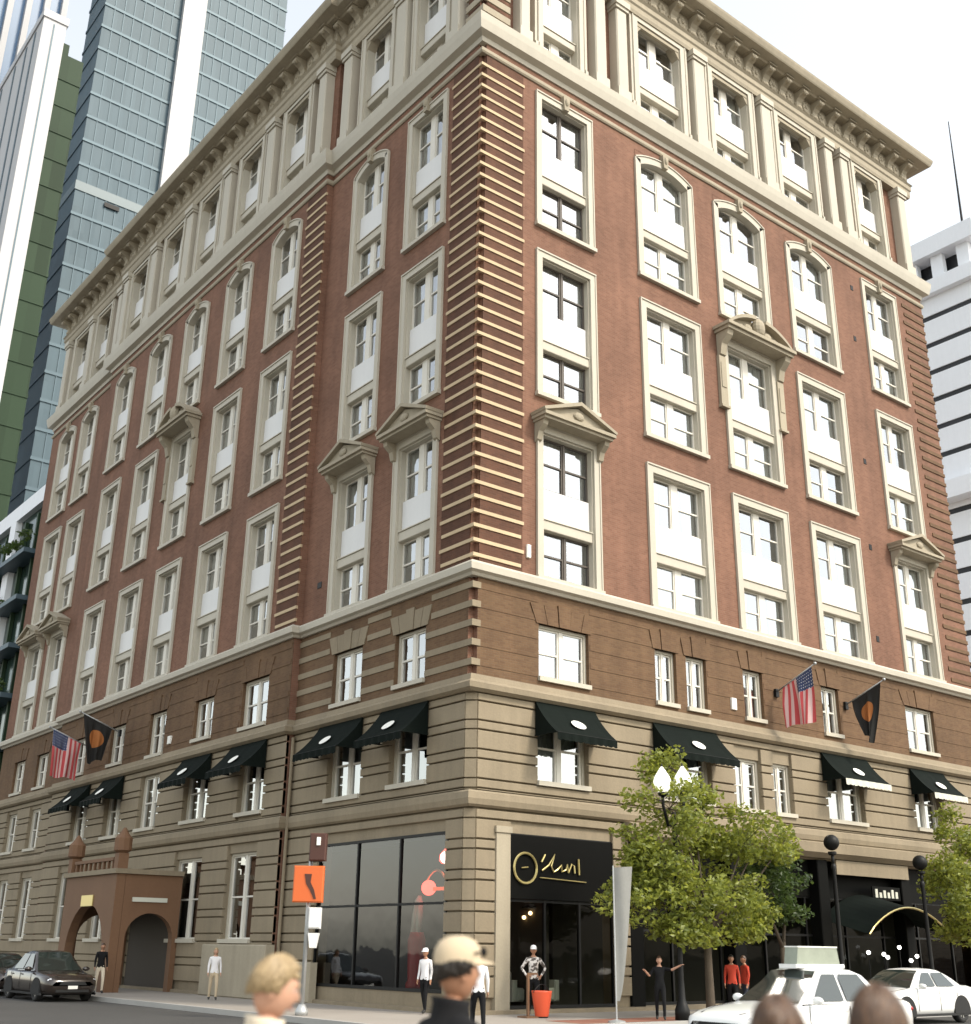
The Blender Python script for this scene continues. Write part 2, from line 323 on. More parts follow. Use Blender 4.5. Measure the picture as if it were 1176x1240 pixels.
# brick body
for side, xo, u0, u1 in RUNS:
    cols = RC if side == 'R' else [c_ for c_ in LC if u0 < c_[0] < u1]
    tops = RT if side == 'R' else [c_ for c_ in LT if u0 < c_[0] < u1]
    third = R3 if side == 'R' else [q for q in L3 if u0 < q[0] < u1]
    sec = R2 if side == 'R' else [q for q in L2 if u0 < q[0] < u1]
    gr = R1 if side == 'R' else [q for q in L1 if u0 < q[0] < u1]
    s0 = NOTCH if u0 == 0 else u0
    wall_grid('brick_wall', side, xo, s0, u1, 12.6, 33.6, [(a+.02, b-.02, c_+.02, d-.02) for a, b, c_, d in holes_for(cols, ROWS)], 'brick')
    wall_grid('lower_brick_wall', side, xo, s0, u1, 9.0, 12.6, third, 'brick_low')
    wall_grid('base_wall', side, xo, 0.24 if u0 == 0 else u0, u1, 0.0, 9.0, sec+gr, 'base_stone', d=-0.10, depth=0.45)
    wall_grid('attic_wall', side, xo, s0, u1, 33.6, 40.2, [(a+.02, b-.02, 34.15, 39.2) for a, b in tops], 'brick', d=-0.25, depth=0.4)
mb = MB()                       # returns of the projecting middle
mb.box(XP, 0.0, YS, YS+0.02, 0, 33.6); mb.box(XP+0.26, 0.3, YS+0.002, YS+0.022, 33.6, 40.2); mb.build('brick_return', 'brick', hotel)
mb = MB(); mb.box(XP, 0.0, YF-0.02, YF, 0, 40.2); mb.build('brick_return', 'brick', hotel)
mb = MB()                       # the corner notch
mb.add([(NOTCH,0,9),(NOTCH,NOTCH,9),(NOTCH,NOTCH,40.2),(NOTCH,0,40.2),(0,NOTCH,9),(0,NOTCH,40.2)], [(0,3,2,1),(1,2,5,4)])
mb.build('corner_notch', 'brick', hotel, recalc=False)
mb = MB(); mb.box(0.6, XE, 45.0, YE, 0, 40.4); mb.build('rear_wall', 'brick', hotel)
mb = MB(); mb.box(XE-0.3, XE-0.01, 0.3, 45.0, 0, 40.4); mb.build('party_wall', 'brick', hotel)
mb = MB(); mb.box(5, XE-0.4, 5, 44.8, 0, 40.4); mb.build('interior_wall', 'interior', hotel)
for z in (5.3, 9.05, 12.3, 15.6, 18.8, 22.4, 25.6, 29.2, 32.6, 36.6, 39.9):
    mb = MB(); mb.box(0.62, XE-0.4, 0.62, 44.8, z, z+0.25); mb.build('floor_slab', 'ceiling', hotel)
mb = MB(); mb.box(0.1, XE-0.02, 0.1, YE-0.1, 40.9, 41.15); mb.build('roof', 'asphalt', hotel)

# --- mouldings swept round the street fronts
def moulding(name, prof, mat, path=PATH): 
    mb = MB(); sweep(mb, prof, flip_ok(path)); return mb.build(name, mat, hotel)
def flip_ok(path): return path[::-1]       # the sweep wants the street on its right
moulding('belt_course', [(-0.1,12.38),(0.10,12.38),(0.16,12.46),(0.28,12.52),(0.30,12.72),(0.20,12.82),(-0.1,12.84)], 'trim')
moulding('string_course', [(-0.1,8.82),(0.10,8.82),(0.22,8.9),(0.24,9.06),(0.10,9.16),(0.06,9.34),(-0.1,9.36)], 'base_stone')
moulding('ledge', [(-0.3,33.0),(0.06,33.0),(0.10,33.18),(0.34,33.28),(0.42,33.62),(0.46,33.9),(0.34,33.98),(-0.3,34.02)], 'trim')
moulding('ledge_bead', [(-0.1,32.5),(0.05,32.5),(0.09,32.56),(0.09,32.68),(0.05,32.74),(-0.1,32.74)], 'limestone')
moulding('architrave', [(-0.3,39.15),(0.12,39.15),(0.16,39.3),(0.16,39.55),(0.22,39.62),(0.22,39.86),(0.30,39.95),(0.10,40.0),(-0.3,40.0)], 'limestone')
moulding('frieze', [(-0.3,40.0),(0.12,40.0),(0.12,40.95),(-0.3,40.95)], 'limestone')
moulding('cornice', [(-0.3,40.95),(0.55,40.95),(0.62,41.0),(1.02,41.08),(1.06,41.14),(1.14,41.34),(1.16,41.46),(0.9,41.5),(-0.3,41.55)], 'limestone')
moulding('sill_band', [(-0.1,5.5),(0.02,5.5),(0.1,5.56),(0.14,5.72),(0.12,5.9),(0.05,5.96),(-0.1,5.98)], 'base_stone')
moulding('plinth', [(-0.1,-0.1),(0.10,-0.1),(0.10,0.1),(0.06,0.11),(-0.1,0.11)], 'base_stone')
# ledge over the ground-floor shops beside the trees
mb = MB(); sweep(mb, [(-0.05,4.95),(0.12,4.95),(0.35,5.12),(0.38,5.44),(0.2,5.5),(-0.05,5.5)], [(6.2,0),(27.9,0)][::1]); mb.build('shop_cornice', 'base_stone', hotel)

# --- modillions under the cornice
def bracket_mesh():
    mb = MB(); w_ = 0.19
    prof = [(0.10,0.0),(0.20,0.02),(0.25,0.12),(0.22,0.26),(0.24,0.42),(0.36,0.56),(0.56,0.66),(0.68,0.70),(0.70,0.80),(0.64,0.90),(0.10,0.92)]
    mb.prism([(-d, z) for d, z in prof], -w_, w_, 'x')
    mb.ball((0,-0.60,0.73), 0.13, 0.13, 0.13, 10, 6); mb.ball((0,-0.2,0.10), 0.16, 0.13, 0.13, 10, 6)
    mb.box(-0.28,0.28,-0.74,-0.10,0.92,0.96)
    mb.prism([(-0.27,0.3),(0.27,0.3),(0.22,0.1),(0.0,-0.02),(-0.22,0.1)], -0.2, -0.11, 'y')
    return mb.mesh('cornice_bracket', 'limestone')
BR = bracket_mesh()
def rosette_mesh():
    mb = MB(); 
    for k in range(6):
        a = k*math.pi/3; mb.ball((0.16*math.cos(a),-0.14,0.45+0.2*math.sin(a)), 0.13, 0.06, 0.13, 8, 5)
    mb.ball((0,-0.16,0.45), 0.1, 0.09, 0.1, 8, 5); return mb.mesh('frieze_rosette', 'limestone')
RO = rosette_mesh()
for side, xo, u0, u1 in RUNS:
    n = round((u1-u0-0.5)/1.25)
    for i in range(n+1):
        u = u0+0.35+(u1-u0-0.7)*i/n
        loc, rz = place(side, u, 40.0, 0, xo); ob('cornice_bracket', BR, hotel, loc, rz)
        if i < n:
            loc, rz = place(side, u+(u1-u0-0.7)/n/2, 40.0, 0, xo); ob('frieze_rosette', RO, hotel, loc, rz)

# --- quoin bands
def quoin_corner(z, h, a, b, proud=0.045):
    mb = MB(); mb.prism([(-proud,-proud),(a,-proud),(a,0.05),(0.05,0.05),(0.05,b),(-proud,b)], z, z+h, 'z'); return mb
mb = MB(); mb.box(NOTCH, 1.96, -0.012, 0.02, 12.9, 32.5); mb.build('quoin_panel', 'brick_dark', hotel)
mb = MB(); mb.box(-0.012, 0.02, NOTCH, 1.72, 12.9, 32.5); mb.build('quoin_panel', 'brick_dark', hotel)
mb = MB(); mb.box(XP-0.012, XP+0.02, YS+0.001, YS+1.58, 12.9, 32.5); mb.build('quoin_panel', 'brick_dark', hotel)
k = 0; z = 13.02
while z < 32.4:
    quoin_corner(z, 0.115, 1.88+(0.12 if k % 2 else 0), 1.66+(0.1 if k % 2 else 0)).build('quoin_band', 'quoin_stone', hotel)
    for xo, ua, ub in ((XP, YS-0.0, YS+1.5+(0.12 if k % 2 else 0)),):
        mb = MB(); mb.box(xo-0.045, xo+0.04, ua-0.04, ub, z, z+0.115); mb.build('quoin_band', 'quoin_stone', hotel)
    mb = MB(); mb.box(26.75-(0.12 if k % 2 else 0), XE+0.03, -0.04, 0.04, z, z+0.17); mb.build('quoin_band', 'brick_low', hotel)
    z += 0.485; k += 1
for k in range(5):               # banded brick storey under the belt course
    z = 9.62+k*0.6
    mb = quoin_corner(z, 0.2, 0.3, 0.3, 0.03); mb.build('quoin_band', 'base_stone', hotel)
    spans = [(0.3, 2.38), (4.12, 6.05), (7.98, YS)]
    if z > 11.4: spans = [(0.3, 2.1), (4.4, 5.8), (8.25, YS)]
    for a, b in spans:
        mb = MB(); mb.box(-0.03, 0.04, a, b, z, z+0.2); mb.build('stone_band', 'base_stone', hotel)
    rs = [(0.3, 2.6), (4.85, 7.85), (10.55, 12.45), (13.65, 17.1), (18.3, 22.8), (25.0, XE)]
    for a, b in rs:
        mb = MB(); mb.box(a, b, -0.014, 0.04, z, z+0.2); mb.build('brick_band', 'brick_low', hotel)
    for a, b in [(YS+.1, 12.0), (14.3, 16.6), (18.5, 21.2), (23.1, 25.7), (27.6, 30.5), (32.4, YF-.1)]:
        mb = MB(); mb.box(XP-0.02, XP+0.04, a, b, z, z+0.2); mb.build('brick_band', 'brick_low', hotel)

# --- rusticated stone courses of the base
def courses():
    z = 0.42; out = []
    k = 0
    while z < 8.7:
        h = 0.52 if k % 2 == 0 else 0.225
        out.append((z, min(z+h, 8.8))); z += h+0.05; k += 1
    return out
def cut(u0, u1, z0, z1, holes):
    segs = [(u0, u1)]
    for a, b, c_, d in holes:
        if z1 > c_+0.02 and z0 < d-0.02:
            ns = []
            for s, e in segs:
                if b <= s or a >= e: ns.append((s, e)); continue
                if a > s: ns.append((s, a))
                if b < e: ns.append((b, e))
            segs = ns
    return [s for s in segs if s[1]-s[0] > 0.05]
for z0, z1 in courses():
    if z0 < 5.98 and z1 > 5.5: 
        if z1 > 5.98: z0 = 6.0
        elif z0 < 5.5 and z1-5.5 < 0.3: z1 = 5.48
        else: continue
    for side, xo, u0, u1 in RUNS:
        holes = (R2+R1) if side == 'R' else (L2+L1)
        for a, b in cut(0.27 if u0 == 0 else u0, u1, z0, z1, holes):
            mb = MB()
            if side == 'R': mb.bbox(a, b, -0.012, 0.105, z0, z1, 0.016); mb.build('stone_course', 'base_stone', hotel)
            else:
                L_ = b-a; mb.bbox(-L_/2, L_/2, -0.012, 0.105, z0, z1, 0.016); mb.build('stone_course', 'base_stone', hotel, loc=(xo, (a+b)/2, 0), rz=-math.pi/2)
    mb = MB(); mb.prism([(0.235,-0.012),(-0.012,0.235),(0.1,0.33),(0.33,0.1)], z0, z1, 'z'); mb.build('corner_stone', 'base_stone', hotel)
mb = MB(); mb.prism([(0.30,0.06),(0.06,0.30),(0.3,0.5),(0.5,0.3)], 0, 9.0, 'z'); mb.build('corner_core', 'base_stone', hotel)
mb = MB(); mb.bbox(-2.4, 2.4, -0.35, 0.0, 0.0, 1.72, 0.04); mb.build('pier_plinth', 'limestone', hotel, loc=(XP, 12.6, 0), rz=-math.pi/2)
mb = MB(); mb.bbox(-1.25, 1.25, -0.28, 0.0, 0.0, 1.2, 0.03); mb.build('pier_plinth', 'limestone', hotel, loc=(0, 9.1, 0), rz=-math.pi/2)

# --- windows
MC = {}
def cached(key, fn):
    if key not in MC: MC[key] = fn()
    return MC[key]
def sash_parts(parent, x0, x1, z0, z1, y, mull, curtain=None, fr=0.055, smat='sash_paint'):
    """a pair of double-hung windows between x0..x1, z0..z1: one frame mesh, four panes each its own object"""
    W, H = x1-x0, z1-z0
    def frame():
        mb = MB(); pw = (W-mull)/2
        for s in (0, 1):
            a = -W/2 if s == 0 else mull/2; b = a+pw
            mb.box(a, a+fr, y-0.02, y+0.09, 0, H); mb.box(b-fr, b, y-0.02, y+0.09, 0, H)
            mb.box(a+fr, b-fr, y-0.02, y+0.09, 0, fr); mb.box(a+fr, b-fr, y-0.02, y+0.09, H-fr, H)
            mb.box(a+fr, b-fr, y-0.015, y+0.07, H/2-0.03, H/2+0.03)
        if mull > 0.01: mb.box(-mull/2, mull/2, y-0.05, y+0.08, 0, H)
        return mb.mesh('sash_frame', smat)
    cx = (x0+x1)/2
    ob('sash_frame', cached(('sf', round(W,2), round(H,2), y, mull, smat), frame), parent, (cx, 0, z0))
    pw = (W-mull)/2-2*fr; ph = H/2-fr-0.03
    def pane(): 
        mb = MB(); mb.add([(-pw/2,0,0),(pw/2,0,0),(pw/2,0,ph),(-pw/2,0,ph)], [(0,1,2,3)]); return mb.mesh('pane', 'glass', recalc=False)
    pm = cached(('pn', round(pw,3), round(ph,3)), pane)
    for s in (-1, 1):
        pc = s*(mull/2+(W-mull)/4)
        ob('pane', pm, parent, (cx+pc, y+0.035, z0+fr)); ob('pane', pm, parent, (cx+pc, y+0.015, z0+H/2+0.03))
    r = random.random()
    if curtain is None: curtain = 'full' if r < 0.28 else 'sides' if r < 0.62 else 'blind' if r < 0.82 else 'none'
    if curtain == 'none': return
    def cur():
        mb = MB(); n = max(8, int(W/0.06))
        if curtain == 'blind':
            mb.add([(-W/2+.05,y+.16,H*.45),(W/2-.05,y+.16,H*.45),(W/2-.05,y+.16,H),(-W/2+.05,y+.16,H)], [(0,1,2,3)]); return mb.mesh('blind', 'blind', recalc=False)
        spans = [(-W/2+.03, W/2-.03)] if curtain == 'full' else [(-W/2+.03, -W*0.24), (W*0.24, W/2-.03)] if curtain == 'sides' else [(-W*0.3, W*0.3)]
        for a, b in spans:
            k = max(6, int((b-a)/0.05)); vs = []; fs = []
            for i in range(k+1):
                xx = a+(b-a)*i/k; yy = y+0.2+0.03*math.sin(i*1.9)+0.012*math.sin(i*0.7); vs += [(xx,yy,0.0),(xx,yy,H)]
            for i in range(k): fs.append((2*i,2*i+2,2*i+3,2*i+1))
            mb.add(vs, fs)
        return mb.mesh('curtain', 'curtain', recalc=False)
    ob('blind' if curtain == 'blind' else 'curtain', cached(('cu', curtain, round(W,2), round(H,2), y), cur), parent, (cx, 0, z0))
def arc(hw, rise, n=10, zc=0.0):
    r = (hw*hw+rise*rise)/(2*rise); a0 = math.asin(hw/r)
    return [(r*math.sin(-a0+2*a0*i/n), zc+rise-r+r*math.cos(-a0+2*a0*i/n)) for i in range(n+1)]
def bay_window(side, u0, u1, z0, z1, style='flat', mull=0.34, deep=0.0, xo=None, curtain=(None, None), smat='sash_paint'):
    W, H = u1-u0, z1-z0; t = 0.27 if W > 3 else 0.23
    loc, rz = place(side, (u0+u1)/2, z0, 0, xo)
    rise = 0.42 if style == 'arch' else 0
    yb = 0.40+deep
    def surround():
        mb = MB(); zt = H-rise
        for s in (-1, 1):
            a, b = (-W/2, -W/2+t) if s < 0 else (W/2-t, W/2)
            mb.box(a, b, -0.07, yb, 0, zt-(t if not rise else 0)); i0, i1 = (b, b+0.05) if s < 0 else (a-0.05, a)
            mb.box(i0, i1, 0.03, yb, 0.16, zt-t)
            o0, o1 = (a-0.05, a) if s < 0 else (b, b+0.05)
            mb.box(o0, o1, -0.10, 0.0, -0.04, zt)
        mb.box(-W/2-0.08, W/2+0.08, -0.16, 0.06, -0.05, 0.10); mb.box(-W/2+t, W/2-t, -0.04, yb, 0.0, 0.14)
        if rise:
            o_ = arc(W/2, rise, 12, zt); i_ = arc(W/2-t, rise*0.85, 12, zt-t*0.8)
            for k in range(12):
                mb.prism([i_[k], i_[k+1], o_[k+1], o_[k]], -0.07, yb, 'y')
            o2 = [(x*1.02, z+0.05) for x, z in o_]
            for k in range(12): mb.prism([o_[k], o_[k+1], o2[k+1], o2[k]], -0.11, 0.0, 'y')
        else:
            mb.box(-W/2, W/2, -0.07, yb, H-t, H); mb.box(-W/2-0.05, W/2+0.05, -0.11, 0.0, H, H+0.06); mb.box(-W/2+t+.05, W/2-t-.05, 0.03, yb, H-t-0.05, H-t)
        return mb.mesh('window', 'trim')
    wo = ob('window', cached(('su', round(W,2), round(H,2), style, deep), surround), hotel, loc, rz)
    ins = W/2-t-0.05
    top = H-t-0.05 if not rise else H-rise-t*0.1+0.12
    lo0, lo1 = 0.14, H*0.325; b1 = lo1+0.34; p1 = H*0.60
    if style == 'attic': lo0, lo1 = 0.12, H*0.25; b1 = lo1+0.32; p1 = H*0.585
    sash_parts(wo, -ins, ins, lo0, lo1, 0.27+deep*.6, mull, curtain[0], smat=smat); sash_parts(wo, -ins, ins, p1, top, 0.27+deep*.6, mull, curtain[1], smat=smat)
    def panel():
        mb = MB(); mb.bbox(-ins, ins, 0.16+deep*.5, yb, 0.035, p1-b1, 0.02); 
        mb.box(-ins*0.0-0.0, 0.0, 0, 0, 0, 0) if False else None
        return mb.mesh('spandrel_panel', 'panel_white')
    ob('spandrel_panel', cached(('sp', round(W,2), round(H,2), style, deep), panel), wo, (0, 0, b1))
    def band():
        mb = MB(); mb.bbox(-ins, ins, 0.04+deep*.4, yb, 0.0, b1-lo1, 0.02); mb.box(-ins, ins, 0.0+deep*.4, 0.2+deep*.4, b1-lo1-0.001, b1-lo1+0.034); return mb.mesh('sill_band', 'trim')
    ob('sill_band', cached(('sb', round(W,2), round(H,2), style, deep), band), wo, (0, 0, lo1))
    if rise:
        def fill():
            mb = MB(); o_ = arc(W/2, rise, 12, H-rise); zz = H
            for k in range(12): mb.prism([o_[k], o_[k+1], (o_[k+1][0], zz), (o_[k][0], zz)], 0.0, 0.3, 'y') if max(abs(o_[k][1]-zz), abs(o_[k+1][1]-zz)) > 0.004 else None
            return mb.mesh('arch_spandrel', 'brick')
        ob('arch_spandrel', cached(('af', round(W,2), round(H,2)), fill), wo)
        def back():
            mb = MB(); i_ = arc(W/2-t, rise*0.85, 12, H-rise-t*0.8); mb.prism([(i_[0][0], top), (i_[-1][0], top)]+[p for p in i_[::-1] if p[1] > top], 0.25, 0.34, 'y'); return mb.mesh('transom_board', 'sash_paint')
        ob('transom_board', cached(('tb', round(W,2), round(H,2)), back), wo)
    if style in ('arch', 'key'):
        def key():
            mb = MB(); zt = H-t*0.9; mb.prism([(-0.11,-0.05),(0.11,-0.05),(0.17,0.55),(-0.17,0.55)], -0.2, 0.0, 'y'); mb.ball((0,-0.2,0.32), 0.1, 0.08, 0.18, 8, 6); return mb.mesh('keystone', 'limestone')
        ob('keystone', cached('key', key), wo, (0, 0, H-t*0.9))
    if style == 'attic':
        def head():
            mb = MB(); i2 = ins+0.05
            for s in (-1, 1): mb.prism([(s*i2, top), (s*i2, top-0.55), (s*(i2-0.42), top)], 0.0, 0.3+deep*.5, 'y')
            mb.box(-ins, ins, -0.02, 0.12, top-0.16, top); return mb.mesh('head_corbel', 'limestone')
        ob('head_corbel', cached(('hc', round(W,2), round(H,2)), head), wo)
    return wo
def hood(side, u0, u1, z, kind, xo=None):
    W = u1-u0+0.35; loc, rz = place(side, (u0+u1)/2, z, 0, xo)
    mb = MB()
    if kind == 'pediment':
        mb.box(-W/2, W/2, -0.62, 0.0, 0.0, 0.10); mb.box(-W/2-0.06, W/2+0.06, -0.72, 0.0, 0.10, 0.22)
        mb.prism([(-W/2-0.06,0.22),(W/2+0.06,0.22),(W/2-0.1,0.34),(0,0.78),(-W/2+0.1,0.34)], -0.55, 0.0, 'y')
        for s in (-1, 1):
            mb.prism([(s*(W/2+0.08),0.22),(0,0.84),(0,0.98),(s*(W/2+0.12),0.32)], -0.74, 0.0, 'y')
        mb.ball((0,-0.58,0.48), 0.24, 0.07, 0.15, 10, 6)
        hd = mb.build('window_hood', 'limestone', hotel, loc=loc, rz=rz)
        for s in (-1, 1):
            m2 = MB(); m2.prism([(-0.02,0.0),(-0.5,0.0),(-0.46,-0.16),(-0.24,-0.34),(-0.16,-0.62),(-0.02,-0.7)], -0.11, 0.11, 'x')
            m2.build('console', 'limestone', hd, loc=(s*(W/2-0.16), 0, 0))
    else:                        # broad bracketed hood with a broken scroll pediment and side pilasters
        W += 0.5
        mb.box(-W/2, W/2, -0.75, 0.0, 0.0, 0.14); mb.box(-W/2-0.08, W/2+0.08, -0.86, 0.0, 0.14, 0.28)
        o_ = arc(W/2, 0.85, 14, 0.28); i_ = arc(W/2-0.14, 0.68, 14, 0.28)
        for k in range(14):
            if 5 < k < 8: continue
            mb.prism([i_[k], i_[k+1], o_[k+1], o_[k]], -0.8, 0.0, 'y')
        mb.prism([(-W/2+.1,0.28),(W/2-.1,0.28)]+[p for p in i_[::-1] if p[1] > 0.3], -0.5, 0.0, 'y')
        mb.ball((0,-0.62,0.72), 0.34, 0.24, 0.42, 12, 8)
        for s in (-1, 1):
            mb.ball((s*0.62,-0.56,0.5), 0.26, 0.12, 0.2, 10, 6); mb.ball((s*1.05,-0.56,0.42), 0.2, 0.1, 0.14, 10, 6)
        hd = mb.build('window_hood', 'limestone', hotel, loc=loc, rz=rz)
        for s in (-1, 1):
            m2 = MB(); m2.prism([(-0.02,0.0),(-0.66,0.0),(-0.6,-0.2),(-0.3,-0.5),(-0.2,-0.95),(-0.02,-1.0)], -0.17, 0.17, 'x'); m2.build('console', 'limestone', hd, loc=(s*(W/2-0.24), 0, 0))
            m2 = MB(); m2.box(-0.2,0.2,-0.14,0.0,-3.2,-1.0); m2.box(-0.13,0.13,-0.17,-0.13,-2.4,-1.3); m2.box(-0.24,0.24,-0.2,0.0,-3.3,-3.2); m2.build('side_pilaster', 'limestone', hd, loc=(s*(W/2-0.24), 0, 0))
    return hd
for i, (a, b) in enumerate(RC):
    for j, (z0, z1) in enumerate(ROWS):
        st = 'flat' if j < 2 else ('key' if i in (0, 4) else 'arch')
        bay_window('R', a, b, z0, z1, st, 0.08 if i == 0 else 0.34 if i < 4 else 0.3, smat='sash_dark' if i == 0 else 'sash_paint')
for i, (a, b) in enumerate(LC):
    for j, (z0, z1) in enumerate(ROWS):
        st = 'flat' if j < 2 else ('key' if i == 0 else 'arch')
        bay_window('L', a, b, z0, z1, st, 0.3)
for a, b in RT: bay_window('R', a, b, 34.1, 39.2, 'attic', 0.4, 0.25)
for a, b in LT: bay_window('L', a, b, 34.1, 39.2, 'attic', 0.3, 0.25)
for i in (0, 4): hood('R', *RC[i], ROWS[0][1]+0.02, 'pediment')
for i in (0, 1, 7, 8): hood('L', *LC[i], ROWS[0][1]+0.02, 'pediment')
hood('R', *RC[2], ROWS[1][1]+0.05, 'scroll'); hood('L', *LC[4], ROWS[1][1]+0.05, 'scroll')
# --- attic piers
def pier(side, u, wd, xo, proud=0.22):
    loc, rz = place(side, u, 34.0, 0, xo)
    def f():
        mb = MB(); h = wd/2
        mb.box(-h-0.06, h+0.06, -proud-0.06, 0.26, 0.0, 0.55); mb.bbox(-h, h, -proud, 0.26, 0.55, 4.7, 0.05); mb.box(-h-0.06, h+0.06, -proud-0.06, 0.26, 4.7, 4.86); mb.box(-h-0.1, h+0.1, -proud-0.12, 0.26, 4.86, 5.16)
        return mb.mesh('attic_pier', 'trim')
    ob('attic_pier', cached(('pier', wd, proud), f), hotel, loc, rz)
def trimstrip(side, u, wd, xo):
    loc, rz = place(side, u, 34.0, 0, xo)
    def f():
        mb = MB(); mb.box(-wd/2, wd/2, -0.04, 0.26, 0.0, 5.16); mb.box(-wd/2, wd/2, -0.1, 0.26, 0.0, 0.5); return mb.mesh('attic_strip', 'trim')
    ob('attic_strip', cached(('ts', wd), f), hotel, loc, rz)
for side, xo, u0, u1 in RUNS:
    tops = RT if side == 'R' else [c_ for c_ in LT if u0 < c_[0] < u1]
    edges = [u0+(0.2 if u0 == 0 else 0)]
    for a, b in tops: trimstrip(side, a-0.09, 0.18, xo); trimstrip(side, b+0.09, 0.18, xo)
    for (a, b), (c_, d) in zip(tops[:-1], tops[1:]):
        gap = c_-b; mid = (b+c_)/2
        if gap > 2.6: pier(side, mid-0.62, 0.62, xo); pier(side, mid+0.62, 0.62, xo)
        else: pier(side, mid, 0.74, xo)
    if u0 == 0:
        pier(side, 1.9 if side == 'R' else 1.5, 0.5, xo)
    pier(side, u1-0.9, 0.66, xo)
    if u0 > 0: pier(side, u0+0.75, 0.6, xo)
k = 0; z = 34.5
while z < 39.0:                  # banded corner of the attic
    quoin_corner(z, 0.3, 1.3, 1.05, 0.02).build('quoin_band', 'limestone', hotel); z += 0.56

# --- plain windows of the lower storeys
def plain_window(side, u0, u1, z0, z1, xo=None, recess=0.14, mull=0.16, curtain=None, mat='trim'):
    W, H = u1-u0, z1-z0; loc, rz = place(side, (u0+u1)/2, z0, 0, xo); t = 0.09
    def f():
        mb = MB(); mb.box(-W/2, -W/2+t, recess, 0.42, 0, H); mb.box(W/2-t, W/2, recess, 0.42, 0, H); mb.box(-W/2+t, W/2-t, recess, 0.42, H-t, H); mb.box(-W/2-0.03, W/2+0.03, -0.1, 0.42, -0.09, 0.05); return mb.mesh('window', mat)
    wo = ob('window', cached(('pw', round(W,2), round(H,2), recess, mat), f), hotel, loc, rz)
    sash_parts(wo, -W/2+t, W/2-t, 0.05, H-t, recess+0.08, mull if W > 1.3 else 0.1, curtain)
    return wo
def voussoirs(side, u0, u1, z, xo=None):
    W = u1-u0; loc, rz = place(side, (u0+u1)/2, z, 0, xo); n = 5 if W > 1.4 else 3
    for i in range(n):
        a = -W/2-0.12+(W+0.24)*i/n; b = -W/2-0.12+(W+0.24)*(i+1)/n; k = 1.22; g = 0.012
        pr = -0.06 if i == n//2 else -0.035
        mb = MB(); mb.prism([(a+g,0),(b-g,0),(b*k-g,0.62+(0.1 if i == n//2 else 0)),(a*k+g,0.62+(0.1 if i == n//2 else 0))], pr, 0.1, 'y'); mb.build('voussoir', 'base_stone' if side == 'L' and u0 < YS else 'brick_low', hotel, loc=loc, rz=rz)
for a, b, c_, d in R3: plain_window('R', a, b, c_, d); voussoirs('R', a, b, d)
for a, b, c_, d in L3: plain_window('L', a, b, c_, d); voussoirs('L', a, b, d)
for a, b, c_, d in R2: plain_window('R', a, b, c_, d, recess=0.2)
for a, b, c_, d in L2: plain_window('L', a, b, c_, d, recess=0.2)
for a, b, c_, d in L1[1:]: plain_window('L', a, b, c_, d, recess=0.2, curtain='none')

# --- awnings
def awning(side, u0, u1, zt=8.86, pale=False, xo=None, drop=1.12, out_=1.0):
    W = u1-u0; loc, rz = place(side, (u0+u1)/2, zt, 0, xo)
    mb = MB(); n = 8; prof = []
    for i in range(n+1):
        s = i/n; prof.append((-0.06-out_*s, -drop*(s**0.85)*0.98-0.05*math.sin(math.pi*s)))
    vs = []; fs = []; mcols = 10
    for i, (y, z) in enumerate(prof):
        for j in range(mcols+1):
            x = -W/2+W*j/mcols; sag = -0.03*math.sin(math.pi*i/n)*abs(math.sin(math.pi*j/2.5)); vs.append((x, y, z+sag))
    for i in range(n):
        for j in range(mcols): a = i*(mcols+1)+j; fs.append((a, a+1, a+mcols+2, a+mcols+1))
    mb.add(vs, fs)
    for s in (-1, 1):            # cheeks
        mb.add([(s*W/2, -0.06, 0)]+[(s*W/2, y, z) for y, z in prof]+[(s*W/2, -0.06, prof[-1][1])], [tuple(range(n+3))])
    aw = mb.build('awning', 'awning', hotel, recalc=False, loc=loc, rz=rz)
    ye, ze = prof[-1]; v = MB(); k = 12
    vs = []; fs = []
    for j in range(k*3+1):
        x = -W/2+W*j/(k*3); vs += [(x, ye-0.01+0.012*math.sin(j*1.1), ze+0.01), (x, ye-0.015+0.02*math.sin(j*1.1), ze-0.2-0.03*abs(math.sin(math.pi*j/3)))]
    for j in range(k*3): fs.append((2*j, 2*j+2, 2*j+3, 2*j+1))
    v.add(vs, fs); v.build('valance', 'pale_and_sunlit' if pale else 'awning', aw, recalc=False)  # the pale colour stands for sun catching the black valance
    l = MB(); pts = []
    s = 0.42; y0, z0 = -0.06-out_*s, -drop*(s**0.85)*0.98-0.05*math.sin(math.pi*s); s2 = 0.72; y1, z1 = -0.06-out_*s2, -drop*(s2**0.85)*0.98-0.05*math.sin(math.pi*s2)
    for q in range(20):
        a = 2*math.pi*q/20; f = 0.5+0.5*math.sin(a); pts.append((0.28*math.cos(a), y0+(y1-y0)*(1-f)-0.035, z0+(z1-z0)*(1-f)+0.035))
    l.add(pts, [tuple(range(20))]); l.build('white_oval', 'white_mark', aw, recalc=False)
    fr = MB()
    for s in (-1, 1): fr.tube([(s*(W/2-0.03), -0.02, ze+0.02), (s*(W/2-0.03), ye+0.02, ze+0.02)], 0.018, 6)
    fr.tube([(-W/2+0.03, ye+0.02, ze+0.01), (W/2-0.03, ye+0.02, ze+0.01)], 0.018, 6); fr.build('awning_frame', 'black_metal', aw)
awning('R', 2.45, 4.95); awning('R', 7.6, 10.75); awning('R', 16.7, 19.6, pale=True); awning('R', 22.55, 25.0, pale=True)  # pale: valance coloured as if sunlit
